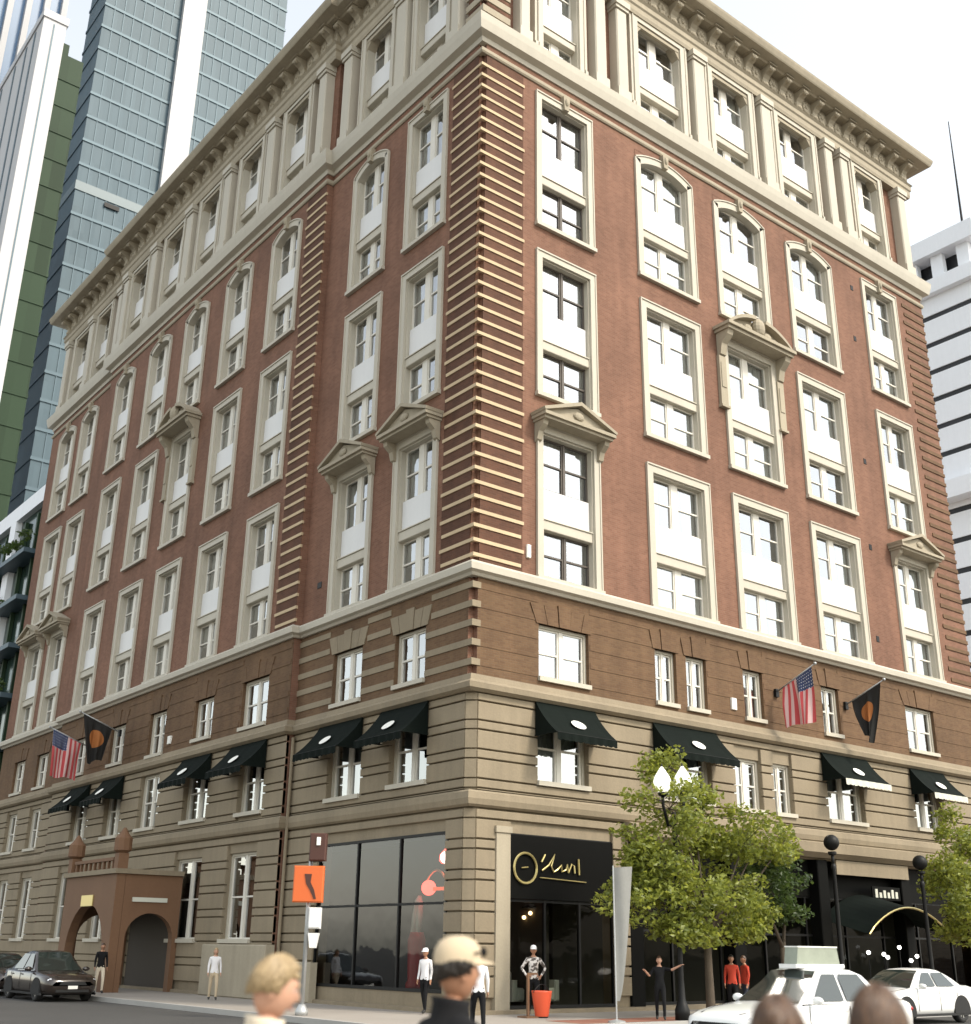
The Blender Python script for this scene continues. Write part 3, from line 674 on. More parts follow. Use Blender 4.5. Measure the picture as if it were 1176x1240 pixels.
awning('L', 2.05, 4.65); awning('L', 5.75, 8.5); awning('L', 11.75, 14.6); awning('L', 16.3, 18.9); awning('L', 25.1, 27.6); awning('L', 29.2, 31.7)

# --- small things fixed to the walls
def wallbox(side, u, z, w_, h, mat, d=0.08, name='wall_light', xo=None):
    loc, rz = place(side, u, z, 0, xo); mb = MB(); mb.bbox(-w_/2, w_/2, -d, 0.0, 0, h, 0.01); mb.build(name, mat, hotel, loc=loc, rz=rz)
wallbox('R', 11.85, 9.8, 0.26, 0.42, 'white_mark'); wallbox('L', 20.6, 9.7, 0.3, 0.34, 'white_mark')
wallbox('R', 2.2, 13.42, 0.16, 0.44, 'white_mark')
for u, z in ((22.4, 31.2), (22.2, 28.4), (21.9, 22.1), (21.6, 18.0), (21.4, 13.9), (20.6, 11.0)): wallbox('R', u, z, 0.2, 0.26, 'black_metal', 0.02, 'wall_vent')
wallbox('L', 9.3, 14.1, 0.3, 0.24, 'black_metal', 0.02, 'wall_vent')
mb = MB(); mb.tube([(-0.12, YS-0.14, 0.2), (-0.12, YS-0.14, 8.7)], 0.06, 8); mb.build('drain_pipe', 'base_stone', hotel)

# --- corner shop on the left street
def glazing(side, u0, u1, z0, z1, nu, zr, xo, mat='shop_glass', frm='black_metal', d=-0.12, name='shopfront'):
    W = u1-u0; loc, rz = place(side, (u0+u1)/2, z0, d, xo); H = z1-z0
    f = MB(); us = [-W/2+W*i/nu for i in range(nu+1)]; zs = [0]+[q-z0 for q in zr]+[H]
    for u in us: f.box(u-0.035, u+0.035, -0.05, 0.05, 0, H)
    for z in zs[1:-1]:
        for i in range(nu): f.box(us[i]+.035, us[i+1]-.035, -0.045, 0.045, z-0.035, z+0.035)
    for i in range(nu):
        f.box(us[i]+.035, us[i+1]-.035, -0.05, 0.05, 0, 0.09); f.box(us[i]+.035, us[i+1]-.035, -0.05, 0.05, H-0.08, H)
    fo = f.build(name, frm, hotel, loc=loc, rz=rz)
    for i in range(nu):
        for j in range(len(zs)-1):
            p = MB(); p.add([(us[i]+.03,0.0,zs[j]+.03),(us[i+1]-.03,0.0,zs[j]+.03),(us[i+1]-.03,0.0,zs[j+1]-.03),(us[i]+.03,0.0,zs[j+1]-.03)], [(0,1,2,3)]); p.build('pane', mat, fo, recalc=False)
    return fo
sf = glazing('L', 1.1, 8.25, 0.5, 4.88, 3, [2.9], 0.0, 'shop_glass_pale')
mb = MB(); mb.box(0.12, 0.4, 1.1, 8.25, 0.0, 0.5); mb.build('stall_riser', 'brick_low', hotel)
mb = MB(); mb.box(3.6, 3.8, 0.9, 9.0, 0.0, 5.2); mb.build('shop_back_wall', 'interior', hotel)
sf = glazing('R', 1.55, 5.68, 0.12, 4.86, 3, [3.0], 0.0, frm='black_metal')
mb = MB(); mb.box(1.55, 5.68, 0.02, 0.10, 3.05, 4.82); fas = mb.build('fascia', 'black_panel', hotel)
mb = MB(); mb.box(0.98, 1.5, -0.06, 0.1, 0.05, 4.84); mb.box(0.94, 1.54, -0.1, 0.1, 4.84, 5.02); mb.build('shop_pilaster', 'limestone', hotel)
# gold ring and script on the black fascia
def fascia_mark(pts, r, name='gold_letter'):
    mb = MB(); mb.tube([(x, -0.02, z) for x, z in pts], r, 6); mb.build(name, 'gold', fas)
fascia_mark([(2.1+0.43*math.cos(2*math.pi*k/32), 3.9+0.42*math.sin(2*math.pi*k/32)) for k in range(33)], 0.038, 'gold_ring')
fascia_mark([(1.95, 3.9), (2.2, 3.93)], 0.018)
fascia_mark([(2.72, 4.1), (2.86, 4.32)], 0.03)
fascia_mark([(2.74, 3.86), (3.0, 4.02), (3.24, 4.34), (3.1, 4.0), (3.2, 3.84), (3.36, 3.92)], 0.028)
fascia_mark([(3.36, 3.92), (3.5, 4.05), (3.52, 3.86), (3.68, 3.92), (3.74, 4.08), (3.78, 3.84)], 0.028)
fascia_mark([(3.78, 3.84), (3.92, 4.1), (4.02, 4.04), (4.04, 3.84)], 0.028); fascia_mark([(4.2, 4.26), (4.22, 3.8)], 0.034)
fascia_mark([(2.66, 3.66), (4.5, 3.6)], 0.016)
# --- dark shopfronts behind the trees
sf = glazing('R', 6.35, 27.4, 0.12, 4.9, 9, [2.3, 3.6], 0.0, d=-0.5)
mb = MB(); mb.box(6.35, 27.4, 0.42, 0.5, 3.62, 4.88); mb.build('fascia', 'black_panel', hotel)
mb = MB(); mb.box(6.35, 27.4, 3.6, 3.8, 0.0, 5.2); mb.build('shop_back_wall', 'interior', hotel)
for u in (6.35, 11.2, 16.0, 21.2, 26.6):
    mb = MB(); mb.bbox(u, u+0.6, 0.0, 0.5, 0.0, 4.9, 0.03); mb.build('shop_pier', 'black_panel', hotel)
sb = MB(); sb.box(17.0, 21.6, -0.1, 0.02, 4.42, 4.92); sb.build('sign_board', 'base_stone', hotel)
mb = MB()                        # arched black awning over the shop door
n = 16; A = [(-2.6+5.2*i/n, 0.95*math.sin(math.pi*i/n)**0.8) for i in range(n+1)]
for i in range(n): mb.add([(A[i][0],-1.5,A[i][1]),(A[i+1][0],-1.5,A[i+1][1]),(A[i+1][0],0.4,A[i+1][1]+0.5),(A[i][0],0.4,A[i][1]+0.5)], [(0,1,2,3)])
ac = mb.build('arched_awning', 'awning', hotel, recalc=False, loc=(19.2, 0, 2.35))
mb = MB(); mb.tube([(x, -1.5, z) for x, z in A], 0.035, 6); mb.build('awning_rim', 'gold', ac)
mb = MB()
for k, ch in enumerate((0.9, 0.55, 0.8, 0.6, 0.9, 0.7)): mb.box(-0.75+k*0.26, -0.60+k*0.26, -0.06, -0.03, 0.0, 0.34*ch)
ht = MB(); ht.box(19.2, 21.0, -0.03, 0.02, 3.62, 4.1); ht.build('sign_panel', 'black_panel', hotel)
mb.build('pale_letters', 'pale_and_sunlit', hotel, loc=(20.1, 0, 3.7))

# --- entrance porch on the left street
px0, px1, py0, py1, pz = -3.0, XP-0.02, 17.9, 23.2, 4.2
stained('porch_brown', (0.16, 0.085, 0.045), 0.7, 0.15, 0.8, 14, 0.1, 0.06)
mb = MB()
def arch_wall(mb, u0, u1, z1, aw_, spring, plane, t, axis):
    c_ = (u0+u1)/2; h = aw_/2; n = 14; r = h*0.95
    A = [(c_-h, 0.0), (c_-h, spring)] + [(c_-h*math.cos(math.pi*k/n), spring+r*math.sin(math.pi*k/n)) for k in range(1, n)] + [(c_+h, spring), (c_+h, 0.0)]
    for i in range(len(A)-1):
        (a, b), (c2, d) = A[i], A[i+1]
        if abs(a-c2) > 1e-6: mb.prism([(a, b), (c2, d), (c2, z1), (a, z1)], plane, plane+t, axis)
    mb.prism([(u0,0),(c_-h,0),(c_-h,z1),(u0,z1)], plane, plane+t, axis); mb.prism([(c_+h,0),(u1,0),(u1,z1),(c_+h,z1)], plane, plane+t, axis)
arch_wall(mb, py0, py1, pz, 3.9, 1.3, px0, 0.35, 'x')
porch = mb.build('entrance_porch', 'porch_brown', hotel)
mb = MB(); arch_wall(mb, px0+0.36, px1, pz, 1.9, 1.9, py0, 0.35, 'y'); mb.build('side_wall', 'porch_brown', porch)
mb = MB(); arch_wall(mb, px0+0.36, px1, pz, 1.9, 1.9, py1-0.35, 0.35, 'y'); mb.build('side_wall', 'porch_brown', porch)
mb = MB(); mb.box(px0-0.12, px1, py0-0.12, py1+0.12, pz+0.002, pz+0.18); mb.build('porch_roof', 'base_stone', porch)
for y in (py0+0.2, py1-0.2):
    mb = MB(); mb.box(px0-0.02, px0+0.38, y-0.2, y+0.2, pz+0.18, pz+0.75); mb.lathe([(0.2,0.0),(0.34,0.1),(0.34,0.55),(0.2,0.7),(0.05,0.95)], 10, (px0+0.18, y, pz+0.75)); mb.build('roof_urn', 'porch_brown', porch)
mb = MB(); mb.box(px0+0.02, px0+0.2, py0+0.6, py1-0.6, pz+0.5, pz+0.62)
for k in range(9): mb.box(px0+0.06, px0+0.16, py0+0.7+k*0.48, py0+0.82+k*0.48, pz+0.18, pz+0.5)
mb.build('balustrade', 'porch_brown', porch)
mb = MB(); mb.bbox(-0.6, 0.6, -0.05, 0.0, 0.0, 0.42, 0.01); mb.build('brass_plate', 'gold', porch, loc=(px0, 20.6, 3.05), rz=-math.pi/2)
mb = MB(); mb.box(-2.3, -0.9, py0-0.06, py0-0.002, 3.2, 3.36); mb.build('sign_strip', 'pale_and_sunlit', porch)
mb = MB(); mb.box(-0.02, 0.1, 18.6, 22.6, 0.0, 3.4); mb.build('entrance_door', 'interior', hotel, loc=(XP, 0, 0))

# ================================================================== other buildings
def bld(name, label, cat='building', group=None): return tag(empty(name), label, cat, group)
def glazed(name, col, rough, metallic, var, cell=(1.5, 4.0), spec=0.4):
    """coated curtain-wall glass: every panel a slightly different tint and tilt"""
    mt, n, b = newmat(name); L = n.links.new
    geo = mk(n, 'ShaderNodeNewGeometry'); dv = mk(n, 'ShaderNodeVectorMath', operation='DIVIDE'); dv.inputs[1].default_value = (cell[0], cell[0], cell[1]); L(geo.outputs['Position'], dv.inputs[0])
    fl = mk(n, 'ShaderNodeVectorMath', operation='FLOOR'); L(dv.outputs[0], fl.inputs[0])
    wn = mk(n, 'ShaderNodeTexWhiteNoise'); L(fl.outputs[0], wn.inputs['Vector'])
    ns = mk(n, 'ShaderNodeTexNoise'); ns.inputs['Scale'].default_value = 0.045; ns.inputs['Detail'].default_value = 4; L(geo.outputs['Position'], ns.inputs['Vector'])
    a = mk(n, 'ShaderNodeMath', operation='MULTIPLY_ADD'); L(wn.outputs['Value'], a.inputs[0]); a.inputs[1].default_value = var; a.inputs[2].default_value = 0.75-var/2
    d = mk(n, 'ShaderNodeMath', operation='MULTIPLY_ADD'); L(ns.outputs[0], d.inputs[0]); d.inputs[1].default_value = 0.5; L(a.outputs[0], d.inputs[2])
    vm = mk(n, 'ShaderNodeVectorMath', operation='SCALE'); vm.inputs[0].default_value = col; L(d.outputs[0], vm.inputs['Scale']); L(vm.outputs[0], b.inputs['Base Color'])
    b.inputs['Roughness'].default_value = rough; b.inputs['Metallic'].default_value = metallic; b.inputs['Specular IOR Level'].default_value = spec
    sb_ = mk(n, 'ShaderNodeVectorMath', operation='SUBTRACT'); L(wn.outputs['Color'], sb_.inputs[0]); sb_.inputs[1].default_value = (0.5, 0.5, 0.5)
    sc_ = mk(n, 'ShaderNodeVectorMath', operation='SCALE'); L(sb_.outputs[0], sc_.inputs[0]); sc_.inputs['Scale'].default_value = 0.03
    ad = mk(n, 'ShaderNodeVectorMath', operation='ADD'); L(geo.outputs['Normal'], ad.inputs[0]); L(sc_.outputs[0], ad.inputs[1]); nm = mk(n, 'ShaderNodeVectorMath', operation='NORMALIZE'); L(ad.outputs[0], nm.inputs[0]); L(nm.outputs[0], b.inputs['Normal'])
    return mt
glazed('tower_glass', (0.080, 0.122, 0.148), 0.5, 0.0, 0.10, spec=0.22)
glazed('green_glass', (0.026, 0.046, 0.026), 0.5, 0.0, 0.35, spec=0.1)
glazed('dark_glass', (0.03, 0.055, 0.045), 0.12, 0.3, 0.5)
glazed('grey_glass', (0.022, 0.023, 0.027), 0.5, 0.0, 0.4, (2.0, 3.05))
stained('tower_white', (0.46, 0.46, 0.47), 0.6, 0.06, 0.05, 2, 0, 0.03)
stained('tower_panel', (0.80, 0.82, 0.86), 0.6, 0.06, 0.08, 2, 0, 0.04)
stained('tower_band', (0.115, 0.16, 0.178), 0.4, 0.08, 0.08, 2, 0, 0.0)
stained('tower_blue', (0.10, 0.19, 0.33), 0.35, 0.15, 0.06, 2, 0)
stained('mullion', (0.074, 0.112, 0.136), 0.5, 0.1, 0.2, 4, 0, 0, 0.3)
stained('peach', (0.50, 0.36, 0.26), 0.8, 0.1, 0.5, 12, 0.1, 0.05)

# blue glass tower with the white fin
t = bld('glass_tower', 'tall pale blue glass tower with a white vertical fin, behind the hotel')
TX, TY, TW, TD, TH = 18.9, 119.2, 30.0, 8.0, 178.0
mb = MB(); mb.box(TX, TX+TW, TY, TY+TD, 0, TH); mb.build('curtain_wall', 'tower_glass', t)
k = 0; z = 6.0
while z < TH:
    big = abs((z-133.5) % 31.5) < 2.1
    mb = MB(); mb.box(TX-0.12, TX+TW+0.12, TY-0.14, TY-0.001, z, z+(1.5 if big else 0.45)); mb.box(TX-0.14, TX-0.001, TY, TY+TD, z, z+(1.5 if big else 0.45)); mb.build('floor_band', 'tower_band' if big else 'mullion', t); z += 4.2
for i in range(1, 20):
    x = TX+TW*i/20; mb = MB(); mb.box(x-0.06, x+0.06, TY-0.1, TY-0.002, 0, TH); mb.build('mullion', 'mullion', t)
mb = MB(); mb.box(30.7, 34.4, TY-1.0, TY-0.15, 0, TH+4); mb.build('white_fin', 'tower_white', t)
for x, z in ((23.2, 101.5), (26.9, 97.6)):
    mb = MB(); mb.box(x, x+2.2, TY-0.3, TY-0.15, z, z+0.7); mb.build('open_vent', 'black_metal', t)
# green slab
t = bld('green_tower', 'narrow dark green glass tower squeezed between the white and blue towers')
mb = MB(); mb.box(6.6, 12.2, 100, 116, 0, 108); mb.build('curtain_wall', 'green_glass', t)
mb = MB(); mb.box(7.4, 10.4, 101, 115, 108, 110.5); mb.build('roof_plant', 'green_glass', t)
for k in range(26): mb = MB(); mb.box(6.55, 12.25, 99.9, 99.998, 4+k*4, 4.5+k*4); mb.build('floor_band', 'green_glass', t)
# white slab tower
t = bld('white_tower', 'white stone tower with fine vertical joints, beside the dark green tower')
mb = MB(); mb.box(3.0, 5.5, 83.6, 128, 0, 98); mb.build('stone_wall', 'tower_white', t)
mb = MB(); mb.box(2.85, 5.65, 83.45, 128.2, 98, 99); mb.build('parapet', 'tower_white', t)
for y in (86, 89, 93, 98, 104, 111, 119): mb = MB(); mb.box(2.93, 2.998, y, y+0.5, 0, 97.5); mb.build('window_strip', 'mullion', t)
mb = MB(); mb.box(4.1, 4.25, 83.53, 83.598, 0, 97.5); mb.build('stone_joint', 'mullion', t)
# blue finned tower
t = bld('finned_tower', 'blue glass tower with white vertical fins, behind the white tower')
mb = MB(); mb.box(-30, 23.0, 160, 190, 0, 205); mb.build('curtain_wall', 'tower_blue', t)
for i in range(16): mb = MB(); x = 22.4-i*3.1; mb.box(x-0.5, x+0.5, 158.6, 159.99, 0, 206); mb.build('fin', 'tower_white', t)
# dark building at the far end of the hotel
t = bld('dark_office', 'low dark glass office block with pale frame and planted balconies, past the hotel')
mb = MB(); mb.box(0.6, 22, 46.0, 78, 0, 28.5); mb.build('curtain_wall', 'dark_glass', t)
mb = MB(); mb.box(0.2, 22, 45.8, 78, 28.5, 29.6); mb.build('parapet', 'tower_panel', t)
mb = MB(); mb.box(0.2, 0.6, 51.2, 52.4, 15, 28.5); mb.build('frame', 'tower_panel', t)
mb = MB(); mb.box(0.2, 0.6, 57.4, 58.6, 15, 28.5); mb.build('frame', 'tower_panel', t)
for k in range(8):
    mb = MB(); mb.box(-0.5, 0.6, 46.0, 78, 3.2+k*3.1, 3.5+k*3.1); mb.build('balcony_slab', 'mullion', t)
    for y in (47, 49.5, 53.5, 56): mb = MB(); mb.box(0.35, 0.58, y, y+0.25, 3.5+k*3.1, 6.3+k*3.1); mb.build('window_post', 'green_glass', t)
# banded tower beyond the right end
t = bld('banded_tower', 'pale grey office tower striped with thin dark window bands and an open crown')
BX, BY, BH = 80.7, 22.3, 66.0
mb = MB(); mb.box(BX+0.12, BX+40, BY+0.12, BY+40, 0, BH); mb.build('window_wall', 'grey_glass', t)
z = 3.0
while z < BH-1:
    o = 0.0
    mb = MB(); mb.box(BX-o, BX+40.2, BY-o, BY+40.2, z, z+2.5); mb.build('spandrel_band', 'tower_panel', t); z += 3.05
mb = MB(); mb.box(BX-1.6, BX+41, BY-1.6, BY+41, 43.2, 45.0); mb.build('setback_cornice', 'tower_panel', t)
mb = MB(); mb.box(BX-0.8, BX+41, BY-0.8, BY+41, BH, BH+1.6); mb.build('crown_base', 'tower_panel', t)
mb = MB(); mb.box(BX+1.2, BX+39, BY+1.2, BY+39, BH+1.6, BH+4.6); mb.build('crown_core', 'grey_glass', t)
for k in range(14):
    mb = MB(); mb.box(BX-0.2, BX+0.5, BY+0.2+k*2.9, BY+1.5+k*2.9, BH+1.6, BH+4.4); mb.build('crown_pier', 'tower_panel', t)
    if k: mb = MB(); mb.box(BX+0.2+k*2.9, BX+1.5+k*2.9, BY-0.2, BY+0.5, BH+1.6, BH+4.4); mb.build('crown_pier', 'tower_panel', t)
mb = MB(); mb.box(BX-0.9, BX+41, BY-0.9, BY+41, BH+4.4, BH+6.4); mb.build('crown_cornice', 'tower_panel', t)
mb = MB(); mb.tube([(BX+1.0, BY+1.0, BH+6.4), (BX+0.6, BY+0.6, BH+20)], [0.14, 0.05], 6); mb.build('antenna', 'black_metal', t)
# low peach neighbour
t = bld('peach_building', 'low peach stone building adjoining the sunlit front of the hotel')
mb = MB(); mb.box(28.6, 48, 0.35, 20, 0, 9.6); mb.build('stone_wall', 'peach', t)
mb = MB(); mb.box(28.55, 48.2, -0.1, 20.2, 9.6, 10.5); mb.build('cornice', 'peach', t)
for k in range(5): mb = MB(); mb.box(30+k*3.5, 32+k*3.5, 0.28, 0.345, 5.6, 8.2); mb.build('window', 'dark_glass', t)

# ================================================================== trees
def leafmat(name, c1, c2):
    mt = bpy.data.materials.new(name); mt.use_nodes = True; M[name] = mt; n = mt.node_tree; n.nodes.clear(); L = n.links.new
    o = mk(n, 'ShaderNodeOutputMaterial'); geo = mk(n, 'ShaderNodeNewGeometry'); ns = mk(n, 'ShaderNodeTexNoise'); ns.inputs['Scale'].default_value = 1.3; ns.inputs['Detail'].default_value = 3; L(geo.outputs['Position'], ns.inputs['Vector'])
    wn = mk(n, 'ShaderNodeMix', data_type='RGBA'); av = mk(n, 'ShaderNodeMath', operation='MULTIPLY_ADD'); L(geo.outputs['Random Per Island'], av.inputs[0]); av.inputs[1].default_value = 0.6; 
    a2 = mk(n, 'ShaderNodeMath', operation='MULTIPLY'); L(ns.outputs[0], a2.inputs[0]); a2.inputs[1].default_value = 0.5; L(a2.outputs[0], av.inputs[2])
    L(av.outputs[0], wn.inputs['Factor']); wn.inputs[6].default_value = (*c1, 1); wn.inputs[7].default_value = (*c2, 1)
    df = mk(n, 'ShaderNodeBsdfPrincipled'); df.inputs['Roughness'].default_value = 0.45; L(wn.outputs[2], df.inputs['Base Color'])
    tl = mk(n, 'ShaderNodeBsdfTranslucent'); hs_ = mk(n, 'ShaderNodeHueSaturation'); hs_.inputs['Value'].default_value = 1.9; hs_.inputs['Hue'].default_value = 0.485; L(wn.outputs[2], hs_.inputs['Color']); L(hs_.outputs[0], tl.inputs[0])
    mx = mk(n, 'ShaderNodeMixShader'); mx.inputs[0].default_value = 0.4; L(df.outputs[0], mx.inputs[1]); L(tl.outputs[0], mx.inputs[2]); L(mx.outputs[0], o.inputs[0]); return mt
leafmat('leaf', (0.05, 0.078, 0.012), (0.28, 0.31, 0.05)); leafmat('leaf_dark', (0.018, 0.04, 0.012), (0.07, 0.11, 0.025))
stained('bark', (0.075, 0.058, 0.04), 0.9, 0.3, 3.0, 30, 0.5)
def leaf_cloud(centres, radii, per, size):
    """many small folded leaf blades scattered through clumps"""
    P = []
    for (c_, r) in zip(centres, radii):
        k = int(per*(r/0.6)**2); d = rng.normal(size=(k, 3)); d /= np.linalg.norm(d, axis=1)[:, None]
        rad = r*rng.random(k)**(1/2.4); P.append(np.array(c_) + d*rad[:, None]*np.array([1.1, 1.1, 0.75]))
    P = np.concatenate(P); n = len(P)
    a = rng.normal(size=(n, 3)); a[:, 2] *= 0.6; a /= np.linalg.norm(a, axis=1)[:, None]
    b = np.cross(a, rng.normal(size=(n, 3))); b /= np.linalg.norm(b, axis=1)[:, None]; nn = np.cross(a, b)
    s = size*(0.6+0.8*rng.random(n))[:, None]
    v = np.stack([P-a*s, P+b*s*0.55+nn*s*0.16, P+a*s, P-b*s*0.55+nn*s*0.16], 1).reshape(-1, 3)
    i = np.arange(n)[:, None]*4; f = np.concatenate([np.concatenate([i, i+1, i+2], 1), np.concatenate([i, i+2, i+3], 1)])
    me = bpy.data.meshes.new('crown'); me.from_pydata(v.tolist(), [], f.tolist()); return me
def make_tree(name, label, base, trunk_h, lobes, per, mat, size=0.13, group=None, lean=(0, 0)):
    t = tag(empty(name, base), label, 'tree', group)
    mb = MB(); top = Vector((lean[0], lean[1], trunk_h)); mb.tube([(0,0,-0.05),(0.02,0.01,0.4),(lean[0]*.4,lean[1]*.4,trunk_h*.5),tuple(top)], [0.17,0.125,0.11,0.09], 9)
    cs, rs = [], []
    for (x, y, z, r) in lobes:
        tip = Vector((x, y, z)); mid = top.lerp(tip, 0.5)+Vector((0, 0, -0.25)); mb.tube([tuple(top-Vector((0,0,0.2))), tuple(mid), tuple(tip)], [0.07, 0.04, 0.015], 6)
        for q in range(int(7*r*r)+4):
            d = rng.normal(size=3); d /= np.linalg.norm(d); p = np.array([x, y, z])+d*r*rng.random()**0.45*np.array([1, 1, 0.8])
            cs.append(p); rs.append(0.28+0.3*rng.random()); mb.tube([tuple(tip), tuple(Vector(p.tolist()))], [0.012, 0.005], 4, cap=False)
    mb.build('trunk', 'bark', t, smooth=True)
    me = leaf_cloud(cs, rs, per, size); me.materials.append(M[mat]); ob('crown', me, t); return t
make_tree('street_tree', 'bushy green street tree in front of the dark shopfronts beside the twin lamp', (5.3, -4.0, 0), 2.3,
    [(-2.7,0,2.9,0.75),(-2.3,0.2,4.1,1.0),(-1.5,-0.2,5.4,1.1),(-0.7,0.3,6.6,0.85),(-0.2,0.1,5.7,0.8),(0.0,0.2,4.6,1.35),(1.4,-0.3,4.6,1.2),(2.6,0.2,4.7,1.05),(3.7,0,4.85,0.8),(-1.4,-0.4,3.2,1.1),(0.4,-0.3,3.3,1.1),(1.7,0.1,3.4,0.8),(2.2,-0.2,2.9,0.55),(-2.2,0.1,3.3,0.9),(-0.6,-0.2,2.4,0.75),(0.9,0.1,2.5,0.7),(-1.6,-0.3,2.3,0.6),(1.9,0,2.4,0.5)], 200, 'leaf', 0.078)
make_tree('street_tree', 'green street tree beside the arched awning shop', (18.9, -4.0, 0), 2.2,
    [(-1.0,0,4.3,1.0),(0.3,0.2,5.6,1.2),(1.5,-0.2,5.0,1.3),(-0.8,-0.3,3.1,0.9),(0.6,0.1,3.6,1.1),(1.9,0.2,3.5,1.1),(-0.2,0.3,2.5,0.7)], 190, 'leaf', 0.082)
make_tree('street_tree', 'dark leafy tree between the two brighter trees, by the shop pier', (9.6, -3.2, 0), 2.0,
    [(-0.8,0,3.6,0.8),(0.5,0.1,3.9,0.8),(0.2,0,2.9,0.7)], 150, 'leaf_dark', 0.09)
# ivy and planting on the dark office balconies
me = leaf_cloud([(-0.35, 46.4+rng.random()*12, 4.0+3.1*rng.integers(0, 8)+0.5*rng.random()) for _ in range(46)], [0.5]*46, 70, 0.16); me.materials.append(M['leaf_dark'])
tag(ob('balcony_planting', me), 'green trailing plants along the dark office balconies', 'plants', kind='stuff')

# ================================================================== street lamps, signal, banner
def globe_lamp(name, label, base, heads, mat, h, rnd=False):
    t = tag(empty(name, base), label, 'lamp')
    mb = MB(); mb.lathe([(0.2,0),(0.2,0.25),(0.14,0.4),(0.1,0.5),(0.075,1.0),(0.06,h-0.8),(0.085,h-0.7),(0.05,h-0.6)], 12)
    for x, z in heads:
        if abs(x) > 0.05: mb.tube([(0,0,h-0.95),(x*0.6,0,h-0.98),(x,0,z-0.55),(x,0,z-0.2)], [0.05,0.045,0.045,0.05], 8)
        else: mb.tube([(0,0,h-0.7),(0,0,z-0.2)], 0.05, 8)
    mb.build('post', 'black_metal', t, smooth=True)
    for x, z in heads:
        g = MB()
        if rnd: g.ball((x, 0, z+0.08), 0.24, n=18, k=12)
        else: g.lathe([(0.09,-0.24),(0.13,-0.2),(0.23,-0.02),(0.25,0.1),(0.2,0.24),(0.11,0.38),(0.03,0.5)], 16, (x, 0, z))
        go = g.build('globe', mat, t, smooth=True)
        c_ = MB(); c_.lathe([(0.1,-0.3),(0.13,-0.26),(0.13,-0.2),(0.1,-0.19)], 12, (x, 0, z)); rnd or c_.lathe([(0.035,0.49),(0.02,0.55),(0.005,0.6)], 8, (x, 0, z)); c_.build('collar', 'black_metal', go)
    return t
globe_lamp('street_lamp', 'black street lamp with two white acorn globes standing in the tree', (3.9, -4.25, 0), [(-0.42, 6.0), (0.42, 6.1)], 'globe', 5.9)
globe_lamp('street_lamp', 'black lamp with a dark round globe beside the pale sign board', (11.0, -4.25, 0), [(0, 4.85)], 'globe_dark', 4.9, True)
globe_lamp('street_lamp', 'black lamp with a dark round globe next to the tree by the arched awning', (15.8, -4.25, 0), [(0, 4.5)], 'globe_dark', 4.6, True)
t = tag(empty('pedestrian_signal', (-4.1, 1.66, 0), -math.pi/2+R(52)), 'orange pedestrian signal box on a post at the kerb with white push-button case', 'traffic signal')
mb = MB(); mb.tube([(0,0.12,0),(0,0.12,4.3)], 0.055, 10); mb.lathe([(0.16,0),(0.16,0.1),(0.08,0.25)], 12, (0,0.12,0)); mb.build('post', 'grey_metal', t, smooth=True)
mb = MB(); mb.bbox(-0.38, 0.38, -0.16, 0.06, 2.62, 3.5, 0.03); sg = mb.build('signal_box', 'signal_orange', t)
mb = MB(); mb.prism([(-0.1,3.3),(0.08,3.3),(0.06,3.1),(0.16,2.92),(0.22,2.7),(0.16,2.7),(0.06,2.9),(-0.05,3.06)], -0.175, -0.16, 'y'); mb.build('dark_mark', 'signal_dark', sg)
mb = MB(); mb.bbox(-0.02, 0.4, -0.2, 0.08, 3.62, 4.3, 0.03); up_ = mb.build('upper_lantern', 'signal_dark', t)
mb = MB(); mb.box(0.16, 0.26, -0.23, -0.2, 4.0, 4.2); mb.build('lantern_plate', 'white_mark', up_)
mb = MB(); mb.bbox(0.05, 0.36, -0.14, 0.1, 2.0, 2.5, 0.03); mb.build('push_button_case', 'planter_white', t)
mb = MB(); mb.prism([(0.06,1.9),(0.34,1.9),(0.28,1.55),(0.12,1.55)], -0.1, 0.08, 'y'); mb.build('lower_case', 'planter_white', t); t.scale = (1.06, 1.06, 1.06)
t = tag(empty('fabric_banner', (1.45, -4.3, 0), R(-35)), 'tall grey tapering fabric banner on a pole by the shop with the gold ring', 'banner')
mb = MB(); mb.tube([(0,0,0),(0,0,3.75)], 0.02, 8); mb.lathe([(0.22,0),(0.22,0.04),(0.05,0.08)], 14); mb.build('pole', 'grey_metal', t)
mb = MB(); n = 14; vs = []; fs = []
for i in range(n+1):
    s = i/n; wd = 0.07+0.42*s**0.7
    for j in range(7):
        q = j/6; vs.append((0.02+wd*q, 0.05*math.sin(q*5+s*3)*s, 0.5+3.2*s+0.04*q*s))
for i in range(n):
    for j in range(6): a = i*7+j; fs.append((a, a+1, a+8, a+7))
mb.add(vs, fs); mb.build('cloth', 'grey_cloth', t, smooth=True, recalc=False)

